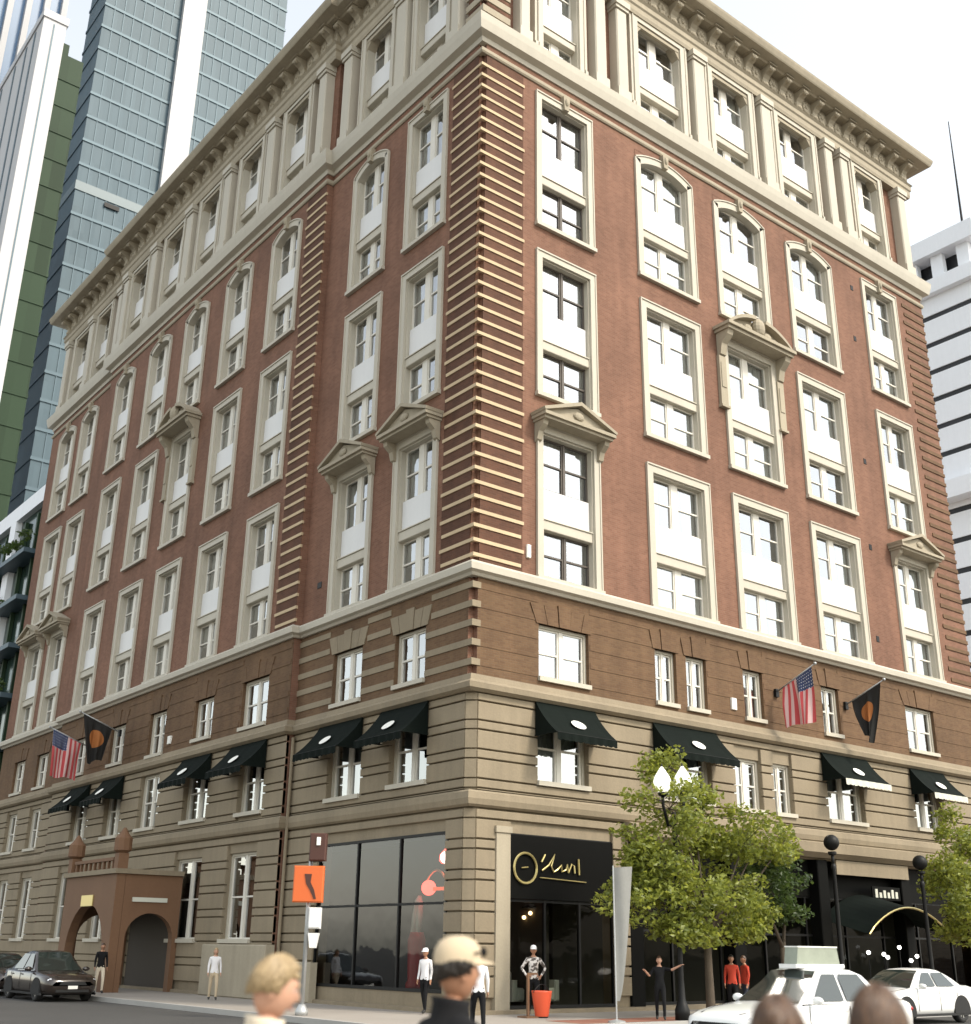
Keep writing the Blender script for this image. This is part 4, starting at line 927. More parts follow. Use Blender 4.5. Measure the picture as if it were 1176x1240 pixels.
# ================================================================== flags
def flagmat(name, kind):
    mt, n, b = newmat(name); L = n.links.new; uv = mk(n, 'ShaderNodeUVMap'); sp = mk(n, 'ShaderNodeSeparateXYZ'); L(uv.outputs[0], sp.inputs[0])
    mx = mk(n, 'ShaderNodeMix', data_type='RGBA'); m2 = mk(n, 'ShaderNodeMix', data_type='RGBA')
    if kind == 'stars':          # stripes run down the hanging cloth, the canton sits by the pole tip
        a = mk(n, 'ShaderNodeMath', operation='MULTIPLY'); a.inputs[1].default_value = 6.5; L(sp.outputs[0], a.inputs[0]); fr = mk(n, 'ShaderNodeMath', operation='FRACT'); L(a.outputs[0], fr.inputs[0]); gt = mk(n, 'ShaderNodeMath', operation='GREATER_THAN'); gt.inputs[1].default_value = 0.5; L(fr.outputs[0], gt.inputs[0])
        mx.inputs[6].default_value = (0.50, 0.07, 0.075, 1); mx.inputs[7].default_value = (0.62, 0.42, 0.40, 1); L(gt.outputs[0], mx.inputs['Factor'])
        l1 = mk(n, 'ShaderNodeMath', operation='LESS_THAN'); l1.inputs[1].default_value = 0.54; L(sp.outputs[0], l1.inputs[0]); l2 = mk(n, 'ShaderNodeMath', operation='LESS_THAN'); l2.inputs[1].default_value = 0.36; L(sp.outputs[1], l2.inputs[0])
        an = mk(n, 'ShaderNodeMath', operation='MULTIPLY'); L(l1.outputs[0], an.inputs[0]); L(l2.outputs[0], an.inputs[1])
        m2.inputs[7].default_value = (0.035, 0.05, 0.12, 1); L(mx.outputs[2], m2.inputs[6]); L(an.outputs[0], m2.inputs['Factor']); L(m2.outputs[2], b.inputs['Base Color'])
        vr = mk(n, 'ShaderNodeTexVoronoi'); vr.inputs['Scale'].default_value = 17; vr.inputs['Randomness'].default_value = 0.15; L(uv.outputs[0], vr.inputs['Vector']); ls = mk(n, 'ShaderNodeMath', operation='LESS_THAN'); ls.inputs[1].default_value = 0.2; L(vr.outputs[0], ls.inputs[0])
        st = mk(n, 'ShaderNodeMix', data_type='RGBA'); st.inputs[6].default_value = (0.035, 0.05, 0.12, 1); st.inputs[7].default_value = (0.6, 0.6, 0.62, 1); L(ls.outputs[0], st.inputs['Factor']); L(st.outputs[2], m2.inputs[7])
    else:
        ds = mk(n, 'ShaderNodeVectorMath', operation='SUBTRACT'); ds.inputs[1].default_value = (0.5, 0.45, 0); L(uv.outputs[0], ds.inputs[0]); sc2 = mk(n, 'ShaderNodeVectorMath', operation='MULTIPLY'); sc2.inputs[1].default_value = (3.4, 4.6, 0); L(ds.outputs[0], sc2.inputs[0]); ln = mk(n, 'ShaderNodeVectorMath', operation='LENGTH'); L(sc2.outputs[0], ln.inputs[0])
        lt = mk(n, 'ShaderNodeMath', operation='LESS_THAN'); lt.inputs[1].default_value = 1.0; L(ln.outputs['Value'], lt.inputs[0]); mx.inputs[6].default_value = (0.012, 0.011, 0.01, 1); mx.inputs[7].default_value = (0.34, 0.12, 0.03, 1); L(lt.outputs[0], mx.inputs['Factor']); L(mx.outputs[2], b.inputs['Base Color'])
    b.inputs['Roughness'].default_value = 0.85; return mt
flagmat('flag_stars', 'stars'); flagmat('flag_black', 'black')
def flag(label, side, u, z, out_, rise, drop0, drop1, mat, pinch=0.0, hoist=1.25):
    xo = xoff_at(u) if side == 'L' else 0
    loc, rz = place(side, u, z, 0, xo); t = tag(empty('flag', loc, rz), label, 'flag')
    tip = Vector((0, -out_, rise)); mb = MB(); mb.tube([(0,0,0), tuple(tip*1.04)], [0.035, 0.022], 8); mb.ball(tuple(tip*1.07), 0.06, n=10, k=7); mb.build('pole', 'grey_metal', t, smooth=True)
    mb = MB(); mb.box(-0.09,0.09,-0.12,0.0,-0.16,0.14); mb.build('bracket', 'black_metal', t)
    n, m_ = 26, 22; vs = []; fs = []; uv = []
    L_ = tip.length; d = tip/L_
    for j in range(m_+1):
        v = j/m_
        for i in range(n+1):
            s = i/n; p = d*(L_-0.05-hoist*s)
            ln = drop0+(drop1-drop0)*s; 
            c_ = d*(L_-0.05-hoist*0.55); q = p.lerp(c_, pinch*v**1.2); q = q + Vector((0, 0, (p.z-q.z)*0.0))
            fold = (0.10*math.sin(s*11+v*1.5)+0.05*math.sin(s*23+1))*min(1, v*2.2)
            vs.append((q.x+fold, q.y+0.06*math.sin(s*9)*v, q.z-ln*v-0.05*math.sin(s*7)*v)); uv.append((s, v))
    for j in range(m_):
        for i in range(n): a = j*(n+1)+i; fs.append((a, a+1, a+n+2, a+n+1))
    mb = MB(); mb.add(vs, fs); me = mb.mesh('cloth', mat, True, False); lay = me.uv_layers.new(name='UVMap')
    for li, l in enumerate(me.loops): lay.data[li].uv = uv[l.vertex_index]
    ob('cloth', me, t); return t
flag('striped flag with blue starred corner hanging from a pole on the sunlit front', 'R', 14.3, 10.75, 1.75, 0.75, 1.95, 1.55, 'flag_stars', 0.12, 1.45)
flag('black flag with an orange oval hanging over an awning with sunlight painted on its edge', 'R', 18.6, 10.85, 1.75, 0.7, 2.0, 1.6, 'flag_black', 0.85, 1.45)
flag('black flag with an orange oval hanging on the shaded front near the porch', 'L', 26.3, 10.9, 1.9, 0.7, 2.1, 1.6, 'flag_black', 0.5, 1.5)
flag('striped flag with blue starred corner hanging on the shaded front', 'L', 30.2, 10.7, 1.9, 0.7, 2.2, 1.8, 'flag_stars', 0.1, 1.5)

# ================================================================== shop interiors
t = tag(empty('window_sign', (0.35, 1.95, 3.4), -math.pi/2), 'gold arc and glowing red ball sign inside the large corner shop window', 'sign')
mb = MB(); mb.tube([(-0.55+1.1*k/14, 0, 0.02+0.42*math.sin(math.pi*(0.05+0.9*k/14))) for k in range(15)], 0.035, 8); mb.build('gold_arc', 'gold', t)
mb = MB(); mb.ball((-0.38, 0, -0.05), 0.22); mb.build('red_ball', 'neon_red', t, smooth=True)
mb = MB(); mb.box(-0.2, 0.5, 0, 0.04, -0.14, -0.04); mb.build('base_bar', 'gold', t)
t = tag(empty('red_lamp', (0.4, 1.45, 4.2)), 'round red shop lamp with a white core, high in the large corner shop window', 'lamp')
mb = MB(); mb.lathe([(0.05,0.3),(0.26,0.05),(0.28,-0.12),(0.2,-0.2)], 16); mb.build('shade', 'neon_red', t, smooth=True)
mb = MB(); mb.ball((-0.16, -0.1, -0.04), 0.17); mb.build('bulb', 'neon_core', t, smooth=True)
t = tag(empty('display_figure', (0.45, 3.0, 0.5)), 'tall red display column with a white curved top in the large corner shop window', 'display')
mb = MB(); mb.lathe([(0.3,0.0),(0.3,0.2),(0.24,0.3),(0.27,1.4),(0.2,1.62)], 16); mb.build('red_body', 'red_gloss', t, smooth=True)
mb = MB(); mb.tube([(-0.05,0.08,1.6),(0.0,0.06,2.1),(0.02,-0.02,2.5),(-0.02,-0.12,2.62)], [0.11,0.12,0.12,0.06], 10); mb.tube([(-0.05,-0.12,1.6),(0.0,-0.12,2.1),(0.0,-0.14,2.5)], [0.07,0.09,0.07], 10); mb.build('white_top', 'white_mark', t, smooth=True)
t = tag(empty('chandelier', (3.85, 1.6, 2.5)), 'small warm chandelier inside the shop with the gold ring', 'lamp')
mb = MB(); mb.tube([(0,0,0.4),(0,0,2.4)], 0.015, 6); mb.lathe([(0.42,0.36),(0.42,0.42),(0.1,0.48)], 16); mb.build('rod', 'black_metal', t)
for k in range(7):
    a = k*2*math.pi/7; mb = MB(); mb.ball((0.34*math.cos(a), 0.34*math.sin(a), 0.22-0.12*(k % 2)), 0.06, n=10, k=7); mb.build('bulb', 'lamp_warm', t, smooth=True)
t = tag(empty('white_sofa', (4.1, 2.2, 0.1)), 'white low sofa inside the shop with the gold ring', 'sofa')
mb = MB(); mb.bbox(-0.75,0.75,-0.4,0.4,0.12,0.5,0.06); mb.build('seat', 'white_mark', t); mb = MB(); mb.bbox(-0.75,0.75,0.2,0.45,0.5,0.95,0.06); mb.build('backrest', 'white_mark', t)
for s in (-1, 1): mb = MB(); mb.bbox(s*0.84-0.1,s*0.84+0.1,-0.4,0.45,0.12,0.72,0.04); mb.build('arm', 'white_mark', t)
for i, (x, z) in enumerate(((17.3, 1.75), (18.6, 1.7), (19.2, 1.6), (19.9, 1.5), (20.7, 1.65), (20.0, 1.95))):
    t = tag(empty('shop_lamp', (x, -0.9+0.25*(i % 3), z)), 'small white globe table lamp on a slim stand before the arched awning shop', 'lamp', 'white globe lamps before the arched awning shop')
    mb = MB(); mb.tube([(0,0,-z),(0,0,-0.08)], 0.018, 6); mb.lathe([(0.14,0),(0.14,0.03),(0.03,0.05)], 12, (0,0,-z)); mb.build('stand', 'black_metal', t)
    mb = MB(); mb.ball((0,0,0), 0.07, n=12, k=8); mb.build('globe', 'lamp_white', t, smooth=True)
t = tag(empty('red_tub', (1.2, -1.75, 0)), 'red tapered plastic tub standing by the shop entrance', 'tub')
mb = MB(); mb.lathe([(0.17,0.03),(0.18,0.05),(0.27,0.62),(0.28,0.66),(0.25,0.66),(0.16,0.08)], 18); mb.build('bucket', 'red_plastic', t, smooth=True)
mb = MB(); mb.lathe([(0.16,0.0),(0.17,0.03),(0.1,0.04)], 18); mb.build('foot', 'black_metal', t)
mb = MB(); mb.tube([(-0.3+0.6*k/12, 0, 0.62+0.2*math.sin(math.pi*k/12)) for k in range(13)], 0.012, 6); mb.build('handle', 'black_metal', t)
t = tag(empty('folding_stand', (0.85, -1.6, 0)), 'slim wooden stand beside the red tub', 'stand')
mb = MB(); mb.box(-0.03,0.03,-0.03,0.03,0,1.05); mb.box(-0.03,0.3,-0.02,0.02,1.05,1.1); mb.box(-0.2,0.2,-0.2,0.2,0,0.04); mb.build('frame', 'porch_brown', t)

# ================================================================== cars
plain('car_white', (0.78, 0.78, 0.76), 0.25, 0.0, 0.5, coat=0.6); plain('car_dark', (0.03, 0.022, 0.018), 0.25, 0.2, 0.5, coat=0.7)
plain('car_glass', (0.02, 0.028, 0.025), 0.05, 0.0, 0.9); plain('tyre', (0.015, 0.015, 0.015), 0.85); plain('rim', (0.5, 0.5, 0.5), 0.3, 0.9)
plain('head_lamp', (0.75, 0.77, 0.8), 0.1, 0.3); plain('tail_lamp', (0.4, 0.02, 0.02), 0.2)
stained('roof_sign', (0.25, 0.275, 0.22), 0.5, 0.25, 2.0, 9, 0.0)
def car(name, label, cat, loc, rz, paint, roofsign=False, Lc=4.7, Wc=1.84, group=None, tall=0.0):
    """saloon with its nose towards local -x"""
    t = tag(empty(name, loc, rz), label, cat, group); hl = Lc/2; hw = Wc/2
    st = [(-1.0,.42,.60,.62),(-.985,.30,.68,.78),(-.95,.24,.74,.88),(-.86,.21,.80,.95),(-.7,.20,.86,.985),(-.5,.20,.91,.995),(-.38,.20,.945,1.0),(0,.20,.955,1.0),(.3,.20,.965,1.0),(.55,.20,.985,.99),(.72,.21,1.0,.975),(.88,.23,1.0,.94),(.955,.27,.97,.87),(.99,.36,.88,.78),(1.0,.46,.78,.66)]
    mb = MB(); vs = []; fs = []; half = []
    for (s, zb, zt, wf) in st:
        w_ = hw*wf; x = s*hl; ring = [(0,zb),(w_*.75,zb),(w_*.95,zb+.06),(w_*.99,zb+.2),(w_,zb+(zt-zb)*.55),(w_*.985,zt-.11),(w_*.94,zt-.05),(w_*.80,zt-.008),(w_*.4,zt+.012),(0,zt+.018)]
        full = [(y, z) for y, z in ring]+[(-y, z) for y, z in ring[-2:0:-1]]
        vs += [(x, y, z) for y, z in full]
    k = len(full)
    for i in range(len(st)-1):
        for j in range(k): fs.append((i*k+j, i*k+(j+1) % k, (i+1)*k+(j+1) % k, (i+1)*k+j))
    fs += [tuple(range(k-1, -1, -1)), tuple((len(st)-1)*k+j for j in range(k))]
    mb.add(vs, fs); body = mb.build('body', paint, t, smooth=True)
    H = 1.44+tall; rf = hw*0.62; bl = hw*0.90
    # cabin: rows of (x, z, half width) from windscreen foot over the roof to the rear glass foot
    cab = [(-.40*hl,.93,bl),(-.30*hl,1.10,hw*.83),(-.18*hl,1.28,hw*.73),(-.08*hl,H-.06,hw*.66),(.02*hl,H-.01,rf),(.2*hl,H,rf),(.36*hl,H-.03,rf*.99),(.46*hl,H-.10,hw*.64),(.58*hl,1.22,hw*.70),(.70*hl,1.06,hw*.77),(.76*hl,.98,hw*.80)]
    mb = MB(); vs = []; fs = []
    for (x, z, w_) in cab:
        z0 = .93; vs += [(x, -bl if z0 < z else -w_, z0), (x, -w_-0.0, z-.03), (x, -w_*.88, z), (x, -w_*.4, z+.02), (x, w_*.4, z+.02), (x, w_*.88, z), (x, w_, z-.03), (x, bl if z0 < z else w_, z0)]
    for i in range(len(cab)-1):
        for j in range(7): a = i*8+j; fs.append((a, a+1, a+9, a+8))
    mb.add(vs, fs); cabin = mb.build('cabin', paint, t, smooth=True, recalc=False)
    def face(pts, name_, mat, parent, sm=False):
        m_ = MB(); m_.add(pts, [tuple(range(len(pts)))]); return m_.build(name_, mat, parent, sm, False)
    def strip(rows, name_, mat):
        m_ = MB(); v_ = []; f_ = []; q = len(rows[0])
        for r_ in rows: v_ += r_
        for i in range(len(rows)-1):
            for j in range(q-1): f_.append((i*q+j, i*q+j+1, (i+1)*q+j+1, (i+1)*q+j))
        m_.add(v_, f_); return m_.build(name_, mat, cabin, True, False)
    e = 0.012
    strip([[(x-e, w_*f*.9, z+.02*(1-abs(f))+e) for f in (-1,-.5,0,.5,1)] for x, z, w_ in cab[0:4]], 'windscreen', 'car_glass')
    strip([[(x+e, w_*f*.88, z+.02*(1-abs(f))+e) for f in (-1,-.5,0,.5,1)] for x, z, w_ in cab[7:]], 'rear_window', 'car_glass')
    for s in (-1, 1):
        def wy(z): return s*(bl+(rf-bl)*((z-.93)/(H-.93))**1.05+0.02)
        zt = H-.1
        for (xa, xb, xc, xd) in ((-.27*hl,.09*hl,.09*hl,-.06*hl), (.13*hl,.52*hl,.37*hl,.13*hl)):
            face([(xa, wy(.98)+s*.006, .98), (xb, wy(.98)+s*.006, .98), (xc, wy(zt)+s*.006, zt), (xd, wy(zt)+s*.006, zt)], 'side_window', 'car_glass', cabin)
        m_ = MB(); m_.ball((-.30*hl, s*(hw+.07), .99), .07, .13, .075, 10, 7); m_.build('wing_mirror', paint, t, smooth=True)
        for xx in (-.36*hl, .11*hl, .5*hl):
            m_ = MB(); m_.box(xx-.006, xx+.006, s*hw*1.001-.004, s*hw*1.001+.004, .34, .9); m_.build('door_seam', 'tyre', body)
        for xx in (.0*hl, .42*hl):
            m_ = MB(); m_.box(xx, xx+.2, s*(hw*.985)-.02, s*(hw*.985)+.03, .80, .83); m_.build('door_handle', paint, body)
        m_ = MB(); m_.ball((-.925*hl, s*hw*.68, .66), .1, .2, .075, 10, 6); m_.build('headlight', 'head_lamp', body, smooth=True)
        m_ = MB(); m_.ball((.955*hl, s*hw*.66, .82), .08, .22, .08, 10, 6); m_.build('tail_light', 'tail_lamp', body, smooth=True)
        for xx in (-.60*hl, .58*hl):
            wv = MB(); R_ = .33; yy = s*(hw-.11)
            pr = [(R_*.62,-.105),(R_*.9,-.11),(R_,-.07),(R_,.07),(R_*.9,.11),(R_*.62,.105)]
            n = 22; v_ = []; f_ = []
            for r_, o_ in pr: v_ += [(xx+r_*math.cos(2*math.pi*q/n), yy+o_, .33-.13*0+r_*math.sin(2*math.pi*q/n)) for q in range(n)]
            for i in range(len(pr)):
                for q in range(n): a, b = i*n, ((i+1) % len(pr))*n; f_.append((a+q, a+(q+1) % n, b+(q+1) % n, b+q))
            wv.add(v_, f_); wo = wv.build('wheel', 'tyre', t, smooth=True)
            rm = MB()
            for q in range(9):
                a = 2*math.pi*q/9; rm.prism([(xx+.05*math.cos(a-.5), .33+.05*math.sin(a-.5)), (xx+.05*math.cos(a+.5), .33+.05*math.sin(a+.5)), (xx+.21*math.cos(a+.14), .33+.21*math.sin(a+.14)), (xx+.21*math.cos(a-.14), .33+.21*math.sin(a-.14))], yy+s*.06, yy+s*.085, 'y')
            rm.build('rim', 'rim', wo)
            wl = MB(); n = 20; A = [(xx+.41*math.cos(math.pi*(-.06+1.12*q/n)), .33+.41*math.sin(math.pi*(-.06+1.12*q/n))) for q in range(n+1)]; wl.prism(A, s*(hw-.2), s*(hw+.008), 'y'); wl.build('wheel_arch', 'tyre', body)
    m_ = MB(); m_.prism([(-hw*.5,.52),(hw*.5,.52),(hw*.42,.62),(-hw*.42,.62)], -hl*1.004, -hl*.97, 'x'); m_.build('grille', 'tyre', body)
    m_ = MB(); m_.box(-hl*1.0, -hl*.96, -hw*.6, hw*.6, .30, .38); m_.build('air_intake', 'tyre', body)
    m_ = MB(); m_.box(-hl*1.006, -hl*.99, -.16, .16, .40, .5); m_.build('number_plate', 'white_mark', body)
    for s in (-1, 1):
        m_ = MB(); m_.tube([(-.94*hl, s*hw*.52, .765), (-.7*hl, s*hw*.72, .86), (-.43*hl, s*hw*.78, .935)], .006, 4); m_.build('bonnet_seam', 'tyre', body)
        m_ = MB(); m_.tube([(-.40*hl, s*.1+.1, .96), (-.30*hl, s*.1+.42, 1.10)], .008, 4); m_.build('wiper', 'tyre', cabin)
        m_ = MB(); m_.box(-.86*hl, .86*hl, s*hw*.99-.012, s*hw*.99+.012, .205, .27); m_.build('sill_trim', 'tyre', body)
    if roofsign:
        m_ = MB(); m_.prism([(-.62,0.0),(.62,0.0),(.56,.30),(-.56,.30)], -.16, .16, 'y'); rs_ = m_.build('roof_sign', 'roof_sign', t, loc=(.16*hl, 0, H+.07))
        m_ = MB(); m_.bbox(-.7,.7,-.22,.22,-.08,-.001,.02); m_.build('sign_base', paint, rs_); m_ = MB(); m_.box(-.57,.57,-.17,.17,.301,.325); m_.build('sign_cap', 'white_mark', rs_)
    return t
car('taxi', 'white saloon taxi with an advertising box on its roof', 'car', (-0.95, -11.8, -0.13), R(-4), 'car_white', True, tall=0.1)
car('parked_car', 'white saloon parked at the kerb behind the taxi', 'car', (11.5, -6.0, -0.13), 0, 'car_white')
car('parked_car', 'dark brown car parked beyond another dark car by the porch', 'car', (-5.65, 21.6, -0.13), math.pi/2, 'car_dark')
car('parked_car', 'taller dark car parked at the kerb nearer the corner shop', 'car', (-5.65, 16.2, -0.13), math.pi/2, 'car_dark', tall=0.12)

# ================================================================== people
stained('skin_fair', (0.50, 0.285, 0.195), 0.5, 0.12, 9.0, 60, 0.05); stained('skin_tan', (0.36, 0.185, 0.11), 0.5, 0.12, 9.0, 60, 0.05)
plain('eye_white', (0.6, 0.58, 0.55), 0.3); plain('iris', (0.03, 0.02, 0.015), 0.2); plain('lip', (0.34, 0.12, 0.09), 0.45)
plain('cloth_black', (0.010, 0.010, 0.011), 0.9, spec=0.2); plain('cloth_white', (0.72, 0.71, 0.72), 0.9); plain('cloth_red', (0.45, 0.045, 0.02), 0.85); plain('cloth_tan', (0.48, 0.39, 0.27), 0.9)
plain('cloth_navy', (0.02, 0.025, 0.04), 0.9); plain('cloth_cream', (0.62, 0.54, 0.42), 0.9); plain('shoe', (0.02, 0.018, 0.016), 0.6); 
def hairmat(name, c1, c2):
    mt, n, b = newmat(name); geo = mk(n, 'ShaderNodeNewGeometry'); rp_ = mk(n, 'ShaderNodeMix', data_type='RGBA'); rp_.inputs[6].default_value = (*c1, 1); rp_.inputs[7].default_value = (*c2, 1)
    n.links.new(geo.outputs['Random Per Island'], rp_.inputs['Factor']); n.links.new(rp_.outputs[2], b.inputs['Base Color']); b.inputs['Roughness'].default_value = 0.45
hairmat('hair_dark', (0.008, 0.006, 0.005), (0.02, 0.014, 0.01)); hairmat('hair_brown', (0.03, 0.013, 0.006), (0.12, 0.06, 0.026)); hairmat('hair_blond', (0.20, 0.14, 0.07), (0.42, 0.31, 0.17))
mt, n_, b_ = newmat('cloth_pattern'); geo_ = mk(n_, 'ShaderNodeNewGeometry'); vo = mk(n_, 'ShaderNodeTexNoise'); vo.inputs['Scale'].default_value = 13; n_.links.new(geo_.outputs['Position'], vo.inputs['Vector']); rp = mk(n_, 'ShaderNodeValToRGB'); rp.color_ramp.elements[0].position = 0.46; rp.color_ramp.elements[1].position = 0.52; rp.color_ramp.elements[0].color = (0.10, 0.085, 0.075, 1); rp.color_ramp.elements[1].color = (0.6, 0.57, 0.54, 1); n_.links.new(vo.outputs[0], rp.inputs[0]); n_.links.new(rp.outputs[0], b_.inputs['Base Color']); b_.inputs['Roughness'].default_value = 0.9
def head_geo(c_, tilt, turn):
    """deformed sphere: jaw, chin, brow, nose and ears; the face looks along -y"""
    n, k = 28, 20; vs = []
    mb = MB(); mb.ball((0, 0, 0), 1, n=n, k=k)
    for (x, y, z) in mb.v:
        X, Y, Z = x*.077, y*.097, z*.118
        if z < 0: X *= 1-.27*(-z)**1.6; Y *= 1-.12*(-z)**2
        if y > 0 and z < -.2: Y *= .86
        if y < 0:
            Y -= .026*math.exp(-((x/.16)**2+((z+.12)/.16)**2)); Y -= .008*math.exp(-((x/.5)**2+((z-.28)/.1)**2))
            Y += .010*math.exp(-(((abs(x)-.36)/.17)**2+((z-.08)/.12)**2)); Y -= .008*math.exp(-((x/.3)**2+((z+.46)/.09)**2)); Y -= .012*math.exp(-((x/.35)**2+((z+.85)/.2)**2)); Y += .006*math.exp(-((x/.35)**2+((z+.62)/.05)**2))
        vs.append((X, Y, Z))
    out = MB(); out.add(vs, mb.f)
    for s in (-1, 1): out.ball((s*.078, .012, -.012), .011, .022, .034, 8, 6)
    m_ = Matrix.Translation(Vector(c_)) @ Matrix.Rotation(turn, 4, 'Z') @ Matrix.Rotation(tilt, 4, 'X')
    return [tuple(m_ @ Vector(v)) for v in out.v], out.f, m_
def person(label, loc, rz, h=1.75, top='cloth_black', legs='cloth_black', skin='skin_fair', hair='hair_brown', style='short', tilt=0.0, turn=0.0, arms=None, cap=None, group=None, sleeves='long', lean=0.0, strands=0, stride=0.12, collar=False):
    k = h/1.78; t = tag(empty('person', loc, rz), label, 'person', group)
    A = {'L': [(.215,.02,1.17),(.225,-.05,.93)], 'R': [(-.215,.02,1.17),(-.225,-.05,.93)]}
    if arms: A.update(arms)
    J = [((0,0,.96),.13,.105),((0,0,1.12),.125,.10),((0,.01,1.30),.155,.115),((0,.015,1.42),.125,.09),((0,.01,1.50),.052,.055),((0,-.005,1.58),.05,.055)]
    E_ = [(0,1,'top'),(1,2,'top'),(2,3,'top'),(3,4,'skin'),(4,5,'skin')]
    for s in (1, -1):
        b = len(J); J += [((s*.095,0,.88),.088,.09),((s*.105,-.03-s*stride*.8,.51),.06,.062),((s*.105,.03-s*stride*1.3,.10),.04,.045),((s*.115,-.11-s*stride*1.3,.045),.04,.035)]
        E_ += [(0,b,'legs'),(b,b+1,'legs'),(b+1,b+2,'legs'),(b+2,b+3,'shoe')]
        b = len(J); el, wr = A['L' if s > 0 else 'R']; d = (Vector(wr)-Vector(el)).normalized()*.075
        J += [((s*.165,.01,1.43),.06,.06),(el,.042,.042),(wr,.030,.028),(tuple(Vector(wr)+d),.036,.018)]
        E_ += [(3,b,'top'),(b,b+1,'top'),(b+1,b+2,'top' if sleeves == 'long' else 'skin'),(b+2,b+3,'skin')]
    me = bpy.data.meshes.new('skeleton'); me.from_pydata([j[0] for j in J], [(a, b) for a, b, _ in E_], [])
    o = bpy.data.objects.new('skeleton', me); C.objects.link(o); sm = o.modifiers.new('skin', 'SKIN'); sm.use_smooth_shade = True; o.modifiers.new('sub', 'SUBSURF').levels = 2
    for q, j in zip(me.skin_vertices[0].data, J): q.radius = (j[1], j[2]); q.use_root = False
    me.skin_vertices[0].data[0].use_root = True
    dg = bpy.context.evaluated_depsgraph_get(); ev = o.evaluated_get(dg); sk = bpy.data.meshes.new_from_object(ev)
    mats = [top, legs, skin, 'shoe', 'eye_white', 'iris', 'lip', hair]; mi = {'top': 0, 'legs': 1, 'skin': 2, 'shoe': 3}
    mb = MB(); vs = [tuple(v.co) for v in sk.vertices]; segs = [(Vector(J[a][0]), Vector(J[b][0]), r) for a, b, r in E_]
    bpy.data.objects.remove(o); bpy.data.meshes.remove(me)
    o_ = 0
    for p in sk.polygons:
        c_ = p.center; best = (9, 'top')
        for a, b, r in segs:
            u = max(0, min(1, (c_-a).dot(b-a)/max(1e-9, (b-a).length_squared))); d = (c_-a.lerp(b, u)).length
            if d < best[0]: best = (d, r)
        r = best[1]
        if r == 'skin' and 1.40 < c_.z < 1.485 and abs(c_.x) < .14: r = 'top'
        if abs(c_.x) < .2 and .80 < c_.z < .98: r = 'legs' if c_.z < .93 else 'top'
        mb.f.append(tuple(p.vertices)); mb.m.append(mi[r])
    mb.v = vs; bpy.data.meshes.remove(sk)
    hv, hf, hm = head_geo((0, -.02, 1.665), tilt, turn); mb.cm = 2; mb.add(hv, hf)
    ft = MB()
    for s in (-1, 1):
        ft.cm = 4; ft.ball((s*.029, -.0755, .010), .0125, .011, .009, 10, 7); ft.cm = 5; ft.ball((s*.029, -.0838, .010), .0055, .0045, .0055, 8, 6)
        ft.cm = 7; ft.tube([(s*.014, -.099, .030), (s*.029, -.098, .036), (s*.046, -.086, .030)], [.0028, .0034, .002], 5)
    ft.cm = 6; ft.tube([(-.024, -.088, -.062), (-.008, -.096, -.058), (.008, -.096, -.058), (.024, -.088, -.062)], [.002, .004, .004, .002], 6)
    ft.v = [tuple(hm @ Vector(v)) for v in ft.v]; o0 = len(mb.v); mb.v += ft.v; mb.f += [tuple(i+o0 for i in f) for f in ft.f]; mb.m += ft.m; mb.cm = 2
    for s in (1, -1):           # four fingers and a thumb, slightly curled
        el, wr = A['L' if s > 0 else 'R']; d = (Vector(wr)-Vector(el)).normalized(); pal = Vector(wr)+d*.07; side = d.cross(Vector((0, 0, 1))) if abs(d.z) < .9 else Vector((0, 1, 0)); side.normalize(); nn = d.cross(side)
        for q, ln in enumerate((.070, .080, .076, .060)):
            r0 = pal+side*(.024-.016*q); mb.tube([tuple(r0), tuple(r0+d*ln*.5+nn*.006), tuple(r0+d*ln*.9+nn*.022)], [.0095, .0085, .0065], 6)
        r0 = Vector(wr)+d*.025+side*.028; mb.tube([tuple(r0), tuple(r0+d*.03+side*.02), tuple(r0+d*.058+side*.022)], [.0115, .010, .0075], 6)
    me = mb.mesh('body', mats, True, True); bo = ob('body', me, t); bo.scale = (k, k, k); bo.rotation_euler = (lean, 0, 0)
    hm2 = hm
    if collar:
        cl = MB(); n = 20; prof = [(.115,1.42),(.088,1.475),(.078,1.53),(.084,1.555),(.074,1.55),(.068,1.48)]
        v_ = [(r*1.05*math.cos(2*math.pi*q/n), .008+r*math.sin(2*math.pi*q/n), z+.012*math.sin(2*math.pi*q/n)) for r, z in prof for q in range(n)]; f_ = []
        for i in range(len(prof)-1):
            for q in range(n): f_.append((i*n+q, i*n+(q+1) % n, (i+1)*n+(q+1) % n, (i+1)*n+q))
        cl.add(v_, f_); cl.build('collar', top, bo, smooth=True)
    if style != 'none':         # hair: a shell over the crown and the back of the head
        hb = MB(); hb.ball((0, 0, 0), 1, n=28, k=20); keep = []
        V = []
        for (x, y, z) in hb.v:
            g = (1.03 if cap else 1.07)+.018*math.sin(9*x+5*z)+.014*math.sin(17*y+11*x); V.append((x*.080*g, y*.100*g, z*.121*g))
        lim = {'short': -.22, 'long': -.9, 'bun': -.3}[style]
        for f in hb.f:
            cx = sum(hb.v[i][0] for i in f)/len(f); cy = sum(hb.v[i][1] for i in f)/len(f); cz = sum(hb.v[i][2] for i in f)/len(f)
            if (cy > .05-.25*max(0, cz) and cz > lim+.3*max(0, .45-cy)) or cz > .42-.25*max(0, cy+.6): keep.append(f)
        hh = MB(); hh.add(V, keep)
        if style == 'long': hh.tube([(0,.07,-.05),(0,.085,-.16),(0,.08,-.26)], [.085,.08,.04], 12)
        if style == 'bun': hh.ball((0,.11,.06), .045, n=12, k=8)
        rs = random.Random(int(abs(loc[0]*1000)))
